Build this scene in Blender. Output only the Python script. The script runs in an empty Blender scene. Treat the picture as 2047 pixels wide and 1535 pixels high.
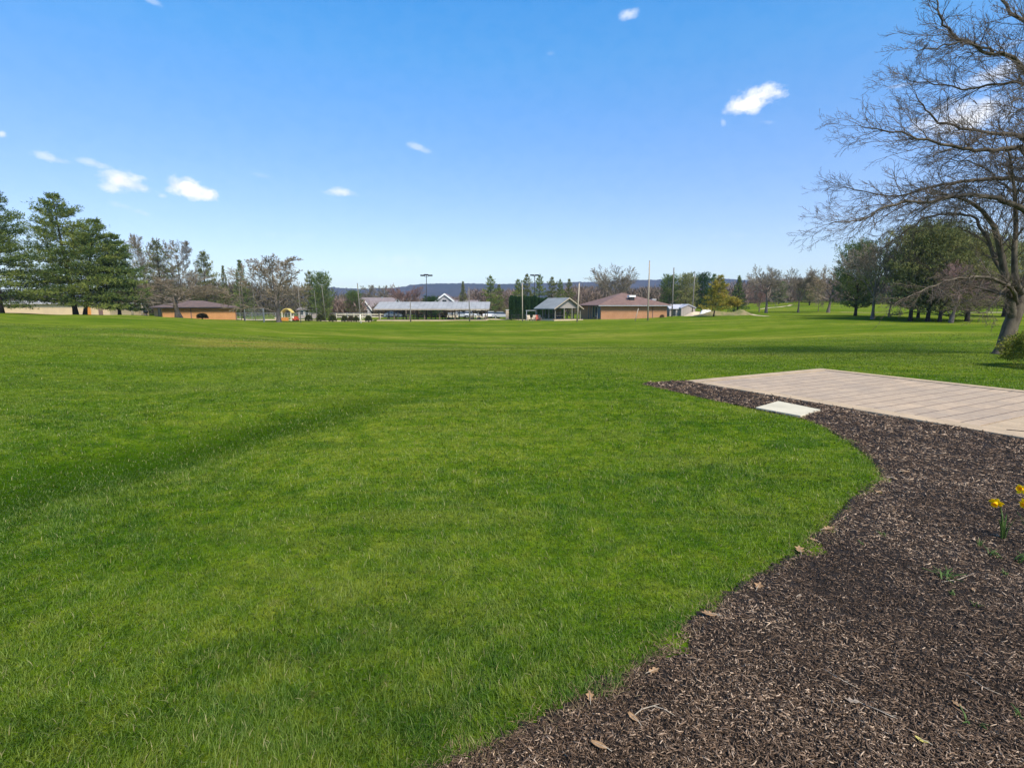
import bpy, math, random
import numpy as np
PI = math.pi
D = bpy.data
SC = bpy.context.scene
C = SC.collection
R = math.radians

# ------------------------------------------------------------------ camera
F = 1023.0
PITCH = math.atan((767.5 - 612) / F)
CP, SP = math.cos(PITCH), math.sin(PITCH)
CZ = 1.55

def ground(px, py, z=0.0):
    u = (px - 1023.5) / F; v = (767.5 - py) / F
    dy, dz = CP + v * SP, v * CP - SP
    t = (z - CZ) / dz
    return (u * t, dy * t)

def at(px, py, Y):
    u = (px - 1023.5) / F; v = (767.5 - py) / F
    t = Y / (CP + v * SP)
    return np.array((u * t, Y, CZ + t * (v * CP - SP)))

cam = D.cameras.new('camera'); cam.lens = 18.0; cam.sensor_width = 36.0
cam.clip_start = 0.05; cam.clip_end = 20000
co = D.objects.new('camera', cam); C.objects.link(co)
co.location = (0, 0, CZ); co.rotation_euler = (PI / 2 - PITCH, 0, 0)
SC.camera = co

# ------------------------------------------------------------------ object helpers
def tag(o, label=None, cat=None, group=None, kind=None):
    if label: o['label'] = label
    if cat: o['category'] = cat
    if group: o['group'] = group
    if kind: o['kind'] = kind
    return o

def thing(name, label, cat, loc=(0, 0, 0), rotz=0, group=None):
    o = D.objects.new(name, None); C.objects.link(o)
    o.empty_display_size = 0.2
    o.location = loc; o.rotation_euler = (0, 0, rotz)
    return tag(o, label, cat, group)

def link(o, parent=None):
    C.objects.link(o)
    if parent is not None: o.parent = parent
    return o

def dup(o, parent=None):
    c = link(o.copy(), parent)
    for k in list(o.children):
        dup(k, c)
    return c

def np_mesh(name, V, Fc, mat, parent=None, attrs=None, smooth=False):
    """V (n,3), Fc (m,k) array of faces with the same number of corners, or list of such arrays"""
    me = D.meshes.new(name)
    if not isinstance(Fc, list): Fc = [Fc]
    Fc = [np.asarray(f, dtype=np.int32) for f in Fc if len(f)]
    V = np.asarray(V, dtype=np.float32)
    me.vertices.add(len(V)); me.vertices.foreach_set('co', V.ravel())
    loops = np.concatenate([f.ravel() for f in Fc])
    tot = np.concatenate([np.full(len(f), f.shape[1], dtype=np.int32) for f in Fc])
    st = np.concatenate([[0], np.cumsum(tot)[:-1]]).astype(np.int32)
    me.loops.add(len(loops)); me.loops.foreach_set('vertex_index', loops)
    me.polygons.add(len(tot)); me.polygons.foreach_set('loop_start', st)
    if smooth: me.polygons.foreach_set('use_smooth', np.ones(len(tot), dtype=bool))
    me.update(calc_edges=True)
    for k, a in (attrs or {}).items():
        at_ = me.attributes.new(k, 'FLOAT', 'POINT')
        at_.data.foreach_set('value', np.asarray(a, dtype=np.float32))
    me.materials.append(mat)
    return link(D.objects.new(name, me), parent)

class MB:
    def __init__(s): s.v = []; s.f = []
    def add(s, vs, fs):
        n = len(s.v); s.v += [tuple(map(float, p)) for p in vs]; s.f += [tuple(i + n for i in f) for f in fs]; return s
    def box(s, x0, x1, y0, y1, z0, z1):
        return s.add([(x0,y0,z0),(x1,y0,z0),(x1,y1,z0),(x0,y1,z0),(x0,y0,z1),(x1,y0,z1),(x1,y1,z1),(x0,y1,z1)],
                     [(0,3,2,1),(4,5,6,7),(0,1,5,4),(1,2,6,5),(2,3,7,6),(3,0,4,7)])
    def tube(s, path, rad, n=8, cap=True):
        path = [np.array(p, float) for p in path]
        if not hasattr(rad, '__len__'): rad = [rad] * len(path)
        ref = np.array((0.31, 0.95, 0.05)); rings = []; vs = []
        for i, p in enumerate(path):
            d = path[min(i + 1, len(path) - 1)] - path[max(i - 1, 0)]
            d = d / (np.linalg.norm(d) + 1e-9)
            a = ref - d * ref.dot(d)
            if np.linalg.norm(a) < .1: a = np.array((1, 0, 0)) - d * d[0]
            a /= np.linalg.norm(a); b = np.cross(d, a)
            vs += [p + rad[i] * (a * math.cos(2*PI*k/n) + b * math.sin(2*PI*k/n)) for k in range(n)]
        fs = [(i*n+k, i*n+(k+1) % n, (i+1)*n+(k+1) % n, (i+1)*n+k) for i in range(len(path)-1) for k in range(n)]
        if cap: fs += [tuple(range(n))[::-1], tuple((len(path)-1)*n + k for k in range(n))]
        return s.add(vs, fs)
    def build(s, name, mat, parent=None, smooth=False, loc=None):
        me = D.meshes.new(name); me.from_pydata(s.v, [], s.f); me.materials.append(mat)
        if smooth:
            for p in me.polygons: p.use_smooth = True
        o = link(D.objects.new(name, me), parent)
        if loc is not None: o.location = loc
        return o

# ------------------------------------------------------------------ materials
def newmat(name):
    m = D.materials.new(name); m.use_nodes = True
    nt = m.node_tree; b = nt.nodes['Principled BSDF']
    return m, nt, b

def N(nt, t, **kw):
    n = nt.nodes.new(t)
    for k, v in kw.items():
        if hasattr(n, k): setattr(n, k, v)
        else: n.inputs[k.replace('_', ' ')].default_value = v
    return n

def noise(nt, scale, detail=4, vec=None, rough=.55, dist=0):
    n = nt.nodes.new('ShaderNodeTexNoise'); n.inputs['Scale'].default_value = scale
    n.inputs['Detail'].default_value = detail; n.inputs['Roughness'].default_value = rough
    n.inputs['Distortion'].default_value = dist
    if vec is not None: nt.links.new(vec, n.inputs['Vector'])
    return n.outputs['Fac']

def mathn(nt, op, a, b=None, clamp=False, c=None):
    n = nt.nodes.new('ShaderNodeMath'); n.operation = op; n.use_clamp = clamp
    for i, q in enumerate((a, b, c)):
        if q is None: continue
        if isinstance(q, (int, float)): n.inputs[i].default_value = q
        else: nt.links.new(q, n.inputs[i])
    return n.outputs[0]

def maprange(nt, v, a, b, c=0, d=1, smooth=True):
    n = nt.nodes.new('ShaderNodeMapRange'); n.interpolation_type = 'SMOOTHSTEP' if smooth else 'LINEAR'
    nt.links.new(v, n.inputs[0])
    for i, q in zip((1, 2, 3, 4), (a, b, c, d)): n.inputs[i].default_value = q
    return n.outputs[0]

def mix(nt, f, a, b, mode='MIX'):
    n = nt.nodes.new('ShaderNodeMix'); n.data_type = 'RGBA'; n.blend_type = mode
    for i, q in ((0, f), (6, a), (7, b)):
        if isinstance(q, (int, float)): n.inputs[i].default_value = q
        elif isinstance(q, tuple): n.inputs[i].default_value = (*q, 1)
        else: nt.links.new(q, n.inputs[i])
    return n.outputs[2]

def coord(nt, kind='Object', scale=None):
    tc = nt.nodes.new('ShaderNodeTexCoord'); o = tc.outputs[kind]
    if scale is not None:
        mp = nt.nodes.new('ShaderNodeMapping'); mp.inputs['Scale'].default_value = scale
        nt.links.new(o, mp.inputs['Vector']); o = mp.outputs[0]
    return o

def bump(nt, b, h, strength=.4, dist=.02):
    n = nt.nodes.new('ShaderNodeBump'); n.inputs['Strength'].default_value = strength; n.inputs['Distance'].default_value = dist
    nt.links.new(h, n.inputs['Height']); nt.links.new(n.outputs[0], b.inputs['Normal'])

def plain(name, col, col2=None, scale=3., rough=.8, bmp=0., bscale=None, metal=0., stretch=None, spec=.3):
    m, nt, b = newmat(name)
    col2 = col2 or tuple(c * .7 for c in col)
    v = coord(nt, 'Object', stretch)
    f = maprange(nt, noise(nt, scale, 6, v, .65), .3, .7)
    nt.links.new(mix(nt, f, col, col2), b.inputs['Base Color'])
    b.inputs['Roughness'].default_value = rough; b.inputs['Metallic'].default_value = metal
    b.inputs['Specular IOR Level'].default_value = spec
    if bmp: bump(nt, b, noise(nt, bscale or scale * 6, 4, v), bmp)
    return m

def leafy(name, cols, scale=.8, trans=.25, rough=.7):
    """foliage: tint attribute per clump + noise"""
    m, nt, b = newmat(name)
    at_ = N(nt, 'ShaderNodeAttribute', attribute_name='tint')
    n = noise(nt, scale, 3, coord(nt))
    f = mathn(nt, 'ADD', mathn(nt, 'MULTIPLY', at_.outputs['Fac'], .65), mathn(nt, 'MULTIPLY', n, .5))
    r = nt.nodes.new('ShaderNodeValToRGB'); nt.links.new(f, r.inputs[0])
    e = r.color_ramp.elements
    e[0].position = .25; e[0].color = (*cols[0], 1); e[1].position = .85; e[1].color = (*cols[2], 1)
    q = e.new(.55); q.color = (*cols[1], 1)
    nt.links.new(r.outputs[0], b.inputs['Base Color']); b.inputs['Roughness'].default_value = rough
    b.inputs['Specular IOR Level'].default_value = .2
    tr = nt.nodes.new('ShaderNodeBsdfTranslucent'); nt.links.new(r.outputs[0], tr.inputs[0])
    ms = nt.nodes.new('ShaderNodeMixShader'); ms.inputs[0].default_value = trans
    nt.links.new(b.outputs[0], ms.inputs[1]); nt.links.new(tr.outputs[0], ms.inputs[2])
    nt.links.new(ms.outputs[0], nt.nodes['Material Output'].inputs[0])
    return m

SW0 = (-5.2, 3.4); SW1 = (-1.0, 10.4)
def grass_colour(nt, far=True):
    """the colour of the turf as a function of where it grows"""
    g = nt.nodes.new('ShaderNodeNewGeometry'); P = g.outputs['Position']
    sx = nt.nodes.new('ShaderNodeSeparateXYZ'); nt.links.new(P, sx.inputs[0])
    x, y = sx.outputs[0], sx.outputs[1]
    mp = nt.nodes.new('ShaderNodeMapping'); mp.inputs['Scale'].default_value = (.35, 1, 1)
    mp.inputs['Rotation'].default_value = (0, 0, .35)
    nt.links.new(P, mp.inputs[0])
    n1 = noise(nt, .5, 4, mp.outputs[0], .6)
    n2 = noise(nt, 4.2, 5, P, .75)
    n3 = noise(nt, .11, 3, mp.outputs[0], .6)
    f = mathn(nt, 'ADD', mathn(nt, 'MULTIPLY', n1, .42), mathn(nt, 'MULTIPLY', n2, .58))
    r = nt.nodes.new('ShaderNodeValToRGB'); nt.links.new(f, r.inputs[0])
    e = r.color_ramp.elements
    e[0].position = .40; e[0].color = (.040, .098, .004, 1); e[1].position = .62; e[1].color = (.19, .228, .02, 1)
    q = e.new(.5); q.color = (.096, .160, .007, 1)
    near = r.outputs[0]
    near = mix(nt, maprange(nt, noise(nt, 1.1, 5, mp.outputs[0], .7), .5, .63, 0, .5), near, (.17, .20, .025))
    near = mix(nt, maprange(nt, noise(nt, 1.7, 4, mp.outputs[0], .7, .5), .52, .64, 0, .55), near, (.030, .085, .006))
    # broad dry zones in the near lawn
    near = mix(nt, maprange(nt, n3, .48, .62, 0, .6), near, (.15, .185, .03))
    # lush strip along the shallow swale
    dx, dy = SW1[0] - SW0[0], SW1[1] - SW0[1]; L = math.hypot(dx, dy); nx, ny = dy / L, -dx / L
    d = mathn(nt, 'ADD', mathn(nt, 'MULTIPLY', x, nx), mathn(nt, 'MULTIPLY', y, ny))
    d = mathn(nt, 'ABSOLUTE', mathn(nt, 'SUBTRACT', d, SW0[0] * nx + SW0[1] * ny))
    d = mathn(nt, 'ADD', d, mathn(nt, 'MULTIPLY', mathn(nt, 'SUBTRACT', n1, .5), 1.2))
    fs = mathn(nt, 'MULTIPLY', maprange(nt, d, .05, 1.15, .9, 0), maprange(nt, y, 6.5, 11, 1, 0))
    near = mix(nt, fs, near, (.024, .066, .001))
    # far fairway, lighter and yellower than the near lawn
    mp2 = nt.nodes.new('ShaderNodeMapping'); mp2.inputs['Scale'].default_value = (.3, 1.2, 1); nt.links.new(P, mp2.inputs[0])
    nf = noise(nt, .13, 5, mp2.outputs[0], .65)
    r2 = nt.nodes.new('ShaderNodeValToRGB'); nt.links.new(nf, r2.inputs[0])
    e = r2.color_ramp.elements
    e[0].position = .36; e[0].color = (.085, .150, .010, 1); e[1].position = .66; e[1].color = (.27, .265, .045, 1)
    q = e.new(.52); q.color = (.160, .210, .018, 1)
    mp3 = nt.nodes.new('ShaderNodeMapping'); mp3.inputs['Scale'].default_value = (.6, 1.6, 1); nt.links.new(P, mp3.inputs[0])
    farc = mix(nt, maprange(nt, noise(nt, .75, 6, mp3.outputs[0], .75), .42, .58, .6, 0), r2.outputs[0], (.065, .115, .008))
    farc = mix(nt, maprange(nt, noise(nt, .33, 5, mp3.outputs[0], .7), .54, .66, 0, .4), farc, (.30, .27, .07))
    # tan worn strip on the left rise
    a = mathn(nt, 'DIVIDE', x, mathn(nt, 'MAXIMUM', y, 1))
    ws = mathn(nt, 'MULTIPLY', maprange(nt, a, -.72, -.55), maprange(nt, a, -.42, -.3, 1, 0))
    ws = mathn(nt, 'MULTIPLY', ws, mathn(nt, 'MULTIPLY', maprange(nt, y, 19, 22), maprange(nt, y, 24, 29, 1, 0)))
    ws = mathn(nt, 'MULTIPLY', ws, maprange(nt, noise(nt, 1.1, 4, mp2.outputs[0], .7), .38, .52))
    farc = mix(nt, mathn(nt, 'MULTIPLY', ws, .45), farc, (.34, .22, .06))
    ff = maprange(nt, mathn(nt, 'ADD', y, mathn(nt, 'MULTIPLY', n3, 6)), 12, 27)
    return mix(nt, ff, near, farc), n2, P

def grass_ground_mat():
    m, nt, b = newmat('turf')
    c, n2, P = grass_colour(nt)
    fine = noise(nt, 14, 5, P, .75)
    c = mix(nt, maprange(nt, fine, .35, .65, .5, 0), c, (.03, .05, .004), 'MIX')
    nt.links.new(c, b.inputs['Base Color']); b.inputs['Roughness'].default_value = .9
    b.inputs['Specular IOR Level'].default_value = 0
    bump(nt, b, fine, .6, .05)
    return m

def grass_blade_mat():
    m, nt, b = newmat('grass_blades')
    c, n2, P = grass_colour(nt)
    at_ = N(nt, 'ShaderNodeAttribute', attribute_name='tint')
    t = at_.outputs['Fac']
    c = mix(nt, maprange(nt, t, 0, .4, .7, 0), c, (.02, .058, .002))
    c = mix(nt, maprange(nt, t, .5, .97, 0, .6), c, (.205, .27, .06))
    c = mix(nt, maprange(nt, noise(nt, 7, 4, P, .8), .56, .68, 0, .45), c, (.22, .20, .06))
    c = mix(nt, maprange(nt, t, .965, .975, 0, .8), c, (.34, .30, .14))
    nt.links.new(c, b.inputs['Base Color']); b.inputs['Roughness'].default_value = .55
    b.inputs['Specular IOR Level'].default_value = .22
    tr = nt.nodes.new('ShaderNodeBsdfTranslucent'); nt.links.new(c, tr.inputs[0])
    ms = nt.nodes.new('ShaderNodeMixShader'); ms.inputs[0].default_value = .25
    nt.links.new(b.outputs[0], ms.inputs[1]); nt.links.new(tr.outputs[0], ms.inputs[2])
    nt.links.new(ms.outputs[0], nt.nodes['Material Output'].inputs[0])
    return m

def bark_mat(name, c1, c2, scale=6):
    return plain(name, c1, c2, scale, .9, .7, scale * 3, stretch=(1, 1, .35), spec=.1)

def brick_mat(name, c1, c2, mortar, lw=.2, lh=.075):
    m, nt, b = newmat(name)
    tc = nt.nodes.new('ShaderNodeTexCoord')
    s = nt.nodes.new('ShaderNodeSeparateXYZ'); nt.links.new(tc.outputs['Object'], s.inputs[0])
    u = mathn(nt, 'ADD', s.outputs[0], s.outputs[1])
    cb = nt.nodes.new('ShaderNodeCombineXYZ'); nt.links.new(u, cb.inputs[0]); nt.links.new(s.outputs[2], cb.inputs[1])
    br = nt.nodes.new('ShaderNodeTexBrick'); nt.links.new(cb.outputs[0], br.inputs[0])
    br.inputs['Scale'].default_value = 1; br.inputs['Brick Width'].default_value = lw; br.inputs['Row Height'].default_value = lh
    br.inputs['Mortar Size'].default_value = .006
    br.inputs['Color1'].default_value = (*c1, 1); br.inputs['Color2'].default_value = (*c2, 1); br.inputs['Mortar'].default_value = (*mortar, 1)
    n = noise(nt, .7, 5, tc.outputs['Object'], .6)
    c = mix(nt, maprange(nt, n, .4, .7, 0, .35), br.outputs[0], tuple(q * .6 for q in c1))
    nt.links.new(c, b.inputs['Base Color']); b.inputs['Roughness'].default_value = .85
    return m

def ribbed(name, col, period=.3, rough=.4, metal=.3, axis=0, amp=.35, col2=None):
    m, nt, b = newmat(name)
    tc = nt.nodes.new('ShaderNodeTexCoord'); s = nt.nodes.new('ShaderNodeSeparateXYZ'); nt.links.new(tc.outputs['Object'], s.inputs[0])
    w = mathn(nt, 'SINE', mathn(nt, 'MULTIPLY', s.outputs[axis], 2 * PI / period))
    n = noise(nt, .8, 5, tc.outputs['Object'], .6)
    c = mix(nt, maprange(nt, n, .35, .7), col, col2 or tuple(q * .75 for q in col))
    c = mix(nt, maprange(nt, w, .7, 1, 0, amp), c, tuple(q * .5 for q in col))
    nt.links.new(c, b.inputs['Base Color']); b.inputs['Roughness'].default_value = rough; b.inputs['Metallic'].default_value = metal
    return m

M = dict(
    turf=grass_ground_mat(), blades=grass_blade_mat(),
    bark=bark_mat('grey_brown_bark', (.20, .165, .135), (.10, .08, .065)),
    bark_big=bark_mat('grey_bark', (.15, .125, .09), (.05, .04, .03), 5),
    twig_big=plain('dark_twigs', (.135, .105, .075), (.08, .062, .046), 2),
    bark_dark=bark_mat('dark_bark', (.06, .05, .042), (.03, .025, .02)),
    twig=plain('brown_twigs', (.27, .215, .14), (.17, .135, .09), .5),
    twig_grey=plain('grey_twigs', (.26, .225, .165), (.16, .135, .10), .5),
    twig_red=plain('reddish_twigs', (.27, .17, .145), (.17, .105, .095), .5),
    wood_brown=leafy('far_wood_twigs', ((.085, .078, .05), (.15, .112, .085), (.215, .15, .12)), .05, 0),
    pine=leafy('pine_needles', ((.05, .095, .025), (.15, .20, .045), (.29, .32, .075)), trans=.4),
    pine_blue=leafy('bluish_pine_needles', ((.05, .095, .03), (.12, .175, .045), (.22, .265, .065)), trans=.4),
    pine_olive=leafy('olive_pine_needles', ((.07, .085, .03), (.14, .155, .05), (.23, .235, .08))),
    pine_dim=leafy('dull_pine_needles', ((.14, .16, .055), (.25, .255, .085), (.38, .36, .13)), trans=.4),
    pine_yellow=leafy('yellow_green_needles', ((.15, .17, .02), (.28, .25, .03), (.42, .32, .05))),
    cedar=leafy('cedar_leaves', ((.015, .045, .014), (.028, .072, .018), (.06, .11, .03)), 1.5),
    boxwood=leafy('dark_shrub_leaves', ((.03, .04, .014), (.06, .07, .022), (.11, .115, .04)), 3),
    brownbush=leafy('brown_shrub_leaves', ((.05, .04, .02), (.09, .07, .035), (.13, .11, .05)), 3),
    yew=leafy('golden_yew_leaves', ((.05, .08, .01), (.13, .16, .02), (.27, .25, .03)), 4),
    brick=brick_mat('orange_brick', (.43, .20, .09), (.35, .155, .065), (.38, .27, .18)),
    brick2=brick_mat('light_orange_brick', (.52, .24, .08), (.43, .185, .06), (.44, .29, .16)),
    stone=brick_mat('pinkish_stone', (.42, .34, .30), (.30, .25, .22), (.4, .36, .32), .5, .2),
    shingle=plain('brown_shingles', (.205, .125, .098), (.14, .085, .068), 1.5, .9, .3, 12),
    shingle_dk=plain('dark_brown_shingles', (.155, .105, .09), (.10, .07, .062), 1.5, .9, .3, 12),
    shingle_grey=plain('grey_brown_shingles', (.24, .20, .19), (.17, .14, .135), 1.5, .9, .3, 12),
    metal_roof=ribbed('pale_metal_roof', (.31, .31, .30), .9, .7, 0),
    metal_roof2=ribbed('grey_metal_roof', (.24, .25, .24), .5, .7, 0, 1),
    galv=plain('galvanised_metal', (.42, .43, .44), (.3, .31, .32), 4, .5, metal=.5),
    pole_grey=plain('weathered_pole', (.20, .185, .16), (.13, .12, .10), 2, .85, stretch=(4, 4, .3)),
    pole_light=plain('pale_pole', (.42, .35, .27), (.30, .25, .19), 2, .85, stretch=(4, 4, .3)),
    white=plain('white_paint', (.8, .8, .78), (.68, .68, .66), 2, .6),
    cream=plain('cream_paint', (.70, .63, .48), (.58, .52, .4), 2, .7),
    tan=plain('tan_wall', (.60, .45, .27), (.52, .39, .24), .5, .85),
    beige_wood=plain('beige_wood', (.55, .46, .34), (.42, .34, .25), 3, .8),
    grey_wood=ribbed('grey_boards', (.30, .27, .25), .2, .85, 0, 0, .6),
    grey_side=ribbed('grey_siding', (.36, .34, .36), .3, .8, 0, 2, .3),
    shed_side=ribbed('taupe_siding', (.40, .35, .31), .4, .8, 0, 0, .5),
    shed_roof=plain('pale_shed_roof', (.46, .46, .50), (.36, .36, .4), 3, .8),
    dark=plain('dark_metal', (.03, .032, .035), (.018, .018, .02), 4, .5),
    glass=plain('dark_glass', (.03, .04, .05), (.02, .025, .03), 1, .12, spec=.6),
    yellow=plain('yellow_paint', (.62, .48, .14), (.5, .38, .1), 3, .6),
    blue_door=plain('blue_grey_door', (.14, .19, .28), (.10, .14, .2), 2, .5),
    orange=plain('orange_door', (.60, .24, .05), (.5, .2, .04), 2, .7),
    red=plain('red_plastic', (.50, .08, .04), (.4, .06, .03), 3, .5),
    concrete=plain('pale_concrete', (.56, .50, .36), (.47, .42, .30), 2.5, .9, .15, 40),
    path=plain('cream_path', (.56, .44, .27), (.46, .36, .22), .3, .95),
    sand=plain('bunker_sand', (.62, .50, .34), (.48, .37, .25), .5, .95),
    soil=plain('brown_soil', (.26, .19, .10), (.12, .13, .04), .8, .95, .6, 5),
    paleroof=plain('pale_flat_roof', (.40, .38, .34), (.34, .32, .29), .4, .8),
    carwhite=plain('white_car_paint', (.75, .75, .76), (.72, .72, .73), 1, .25, spec=.6),
    cargrey=plain('silver_car_paint', (.38, .40, .42), (.34, .36, .38), 1, .3, spec=.6),
    tyre=plain('black_rubber', (.02, .02, .02), (.015, .015, .015), 5, .8),
    deadleaf=plain('dry_oak_leaf', (.40, .24, .12), (.24, .14, .065), 30, .8),
    deadleaf2=plain('pale_dry_leaf', (.36, .28, .20), (.25, .19, .14), 40, .8),
    yellowleaf=plain('yellow_fallen_leaf', (.55, .48, .12), (.45, .36, .1), 40, .7),
    petal=leafy('daffodil_petal', ((.95, .74, .01), (.98, .82, .015), (.98, .86, .03)), 60, .45),
    trumpet=leafy('daffodil_trumpet', ((.95, .62, .01), (.98, .68, .01), (.98, .72, .01)), 60, .4),
    stem=plain('daffodil_stem', (.075, .125, .022), (.045, .085, .015), 20, .6),
    drystem=plain('dry_stem', (.45, .38, .28), (.3, .24, .18), 30, .8),
)

def chips_mat():
    m, nt, b = newmat('mulch_chips')
    at_ = N(nt, 'ShaderNodeAttribute', attribute_name='tint')
    g = nt.nodes.new('ShaderNodeNewGeometry')
    n = noise(nt, 1.3, 4, g.outputs['Position'], .6)
    f = mathn(nt, 'ADD', at_.outputs['Fac'], mathn(nt, 'MULTIPLY', mathn(nt, 'SUBTRACT', n, .5), 1.0))
    r = nt.nodes.new('ShaderNodeValToRGB'); nt.links.new(f, r.inputs[0])
    e = r.color_ramp.elements
    e[0].position = 0; e[0].color = (.026, .015, .007, 1); e[1].position = 1.0; e[1].color = (.58, .42, .28, 1)
    for p, c in ((.3, (.088, .053, .030)), (.6, (.178, .112, .068)), (.82, (.32, .22, .145))):
        q = e.new(p); q.color = (*c, 1)
    nt.links.new(r.outputs[0], b.inputs['Base Color']); b.inputs['Roughness'].default_value = .75
    b.inputs['Specular IOR Level'].default_value = .3
    bump(nt, b, noise(nt, 260, 3, g.outputs['Position'], .7), .5, .002)
    return m
M['chips'] = chips_mat()
M['joint'] = plain('dark_joint', (.05, .032, .024), (.03, .02, .016), 5)
M['post_brown'] = plain('brown_timber', (.17, .13, .10), (.11, .085, .065), 2, .85)
M['straw'] = leafy('dry_straw', ((.10, .065, .035), (.22, .155, .08), (.36, .27, .14)), 9, .2)
M['mulch'] = plain('mulch_bed', (.032, .021, .014), (.015, .010, .007), 40, .95, 1, 120)

def hill_mat():
    m, nt, b = newmat('wooded_ridge')
    g = nt.nodes.new('ShaderNodeNewGeometry'); P = g.outputs['Position']
    n1 = noise(nt, .004, 6, P, .7); n2 = noise(nt, .03, 5, P, .75)
    c = mix(nt, maprange(nt, n1, .42, .6), (.060, .052, .050), (.030, .036, .030))
    c = mix(nt, maprange(nt, n2, .35, .65, .7, 0), c, (.022, .020, .018))
    nt.links.new(c, b.inputs['Base Color']); b.inputs['Roughness'].default_value = 1
    b.inputs['Specular IOR Level'].default_value = 0
    bump(nt, b, n2, 1, 12)
    return m
M['ridge'] = hill_mat()

# ------------------------------------------------------------------ terrain
_Y = [0, 4, 9, 12, 15, 18, 22, 30, 50, 65, 80, 95, 110, 130, 160, 250, 400, 900, 4000]
_T = {  # a = x/y -> heights at the distances above
 -1.25: [0, 0, -.03, 0, .08, .2, .4, .75, 1.0, 1.0, .5, 0, -.2, -.3, -.3, 0, 0, 0, 0],
 -1.00: [0, 0, -.05, -.02, .05, .12, .25, .49, .68, .70, .25, -.1, -.3, -.4, -.4, -.3, 0, 0, 0],
 -.707: [0, 0, -.05, -.05, -.02, 0, .02, .10, .30, .40, .0, -.5, -.7, -.7, -.7, -.6, 0, 0, 0],
 -.511: [0, 0, -.03, -.05, -.08, -.12, -.2, -.35, -.60, -.80, -1.0, -1.05, -1.1, -1.1, -1.1, -.9, 0, 0, 0],
 -.296: [0, 0, 0, 0, -.06, -.15, -.35, -.7, -1.2, -1.2, -1.15, -1.15, -1.2, -1.2, -1.2, -1, 0, 0, 0],
 0.0:   [0, 0, 0, 0, -.03, -.15, -.4, -.9, -1.4, -1.35, -1.25, -1.2, -1.2, -1.2, -1.2, -1, 0, 0, 0],
 .30:   [0, 0, 0, 0, -.03, -.15, -.4, -.8, -1.2, -.95, -.6, -.55, -.5, -.2, .5, 2, 3, 3, 0],
 .466:  [0, 0, 0, 0, -.05, -.15, -.35, -.6, -.9, -.5, -.15, .05, .4, .9, 1.9, 4.5, 6, 4, 0],
 .613:  [0, 0, 0, 0, -.05, -.15, -.3, -.5, -.6, -.15, .1, .3, .6, 1.1, 2.2, 5, 6, 4, 0],
 .76:   [0, 0, 0, 0, -.05, -.12, -.25, -.38, -.4, .0, .3, .55, .8, 1.2, 2.2, 5, 6, 4, 0],
 1.0:   [0, 0, 0, 0, -.04, -.08, -.18, -.30, -.3, 0, .3, .55, .8, 1.2, 2.2, 5, 6, 4, 0],
 1.25:  [0, 0, 0, 0, -.04, -.08, -.18, -.30, -.3, 0, .3, .55, .8, 1.2, 2.2, 5, 6, 4, 0],
}
_As = np.array(sorted(_T)); _Ys = np.array(_Y, float)
_lg = np.linspace(0, math.log(4001 / 1.0), 900)
_Yl = np.exp(_lg) - 1
_ag = np.linspace(-1.25, 1.25, 251)
_Z = np.array([np.interp(_Yl, _Ys, _T[a]) for a in _As])
_Zg = np.array([np.interp(_ag, _As, _Z[:, j]) for j in range(900)]).T
def _sm(z, k, ax):
    w = np.hanning(2 * k + 3)[1:-1]; w /= w.sum()
    pad = [(0, 0), (0, 0)]; pad[ax] = (k, k)
    zp = np.pad(z, pad, mode='edge')
    return np.apply_along_axis(lambda q: np.convolve(q, w, mode='valid'), ax, zp)
_Zg = _sm(_sm(_Zg, 14, 1), 12, 0)

def hz(x, y):
    x = np.asarray(x, float); y = np.asarray(y, float)
    yy = np.maximum(y, 0); a = np.clip(x / np.maximum(yy, 1e-3), -1.249, 1.249)
    a = np.where(yy < .5, 0, a)
    ia = (a + 1.25) / 2.5 * 250; iy = np.log(np.minimum(yy, 3999) + 1) / _lg[-1] * 899
    i0 = np.clip(ia.astype(int), 0, 249); j0 = np.clip(iy.astype(int), 0, 898)
    fa = ia - i0; fy = iy - j0
    z = (_Zg[i0, j0]*(1-fa)*(1-fy) + _Zg[i0+1, j0]*fa*(1-fy) + _Zg[i0, j0+1]*(1-fa)*fy + _Zg[i0+1, j0+1]*fa*fy)
    # shallow swale on the left
    dx, dy = SW1[0] - SW0[0], SW1[1] - SW0[1]; L = math.hypot(dx, dy)
    s = ((x - SW0[0]) * dx + (y - SW0[1]) * dy) / L; d = ((x - SW0[0]) * dy - (y - SW0[1]) * dx) / L
    z = z - .16 * np.exp(-(d / .95) ** 2) * np.clip((L - s) / 5, 0, 1) * np.clip((s + 4) / 2, 0, 1)
    k = np.clip((y - 2.2) / 3, 0, 1) * np.clip((2.6 - x + y * .1) / 1.5, 0, 1)
    z = z + k * .03 * (np.sin(x * .9 + y * .5) + np.sin(y * .8 - x * .35 + 1))
    k2 = np.clip((y - 18) / 20, 0, 1) * np.clip((300 - y) / 100, 0, 1)
    z = z + k2 * .07 * (np.sin(x * .13 + y * .09) + np.sin(y * .21 - x * .07 + 2) + .5 * np.sin(x * .37 + y * .3))
    return z
def H(x, y): return float(hz(x, y))

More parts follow.
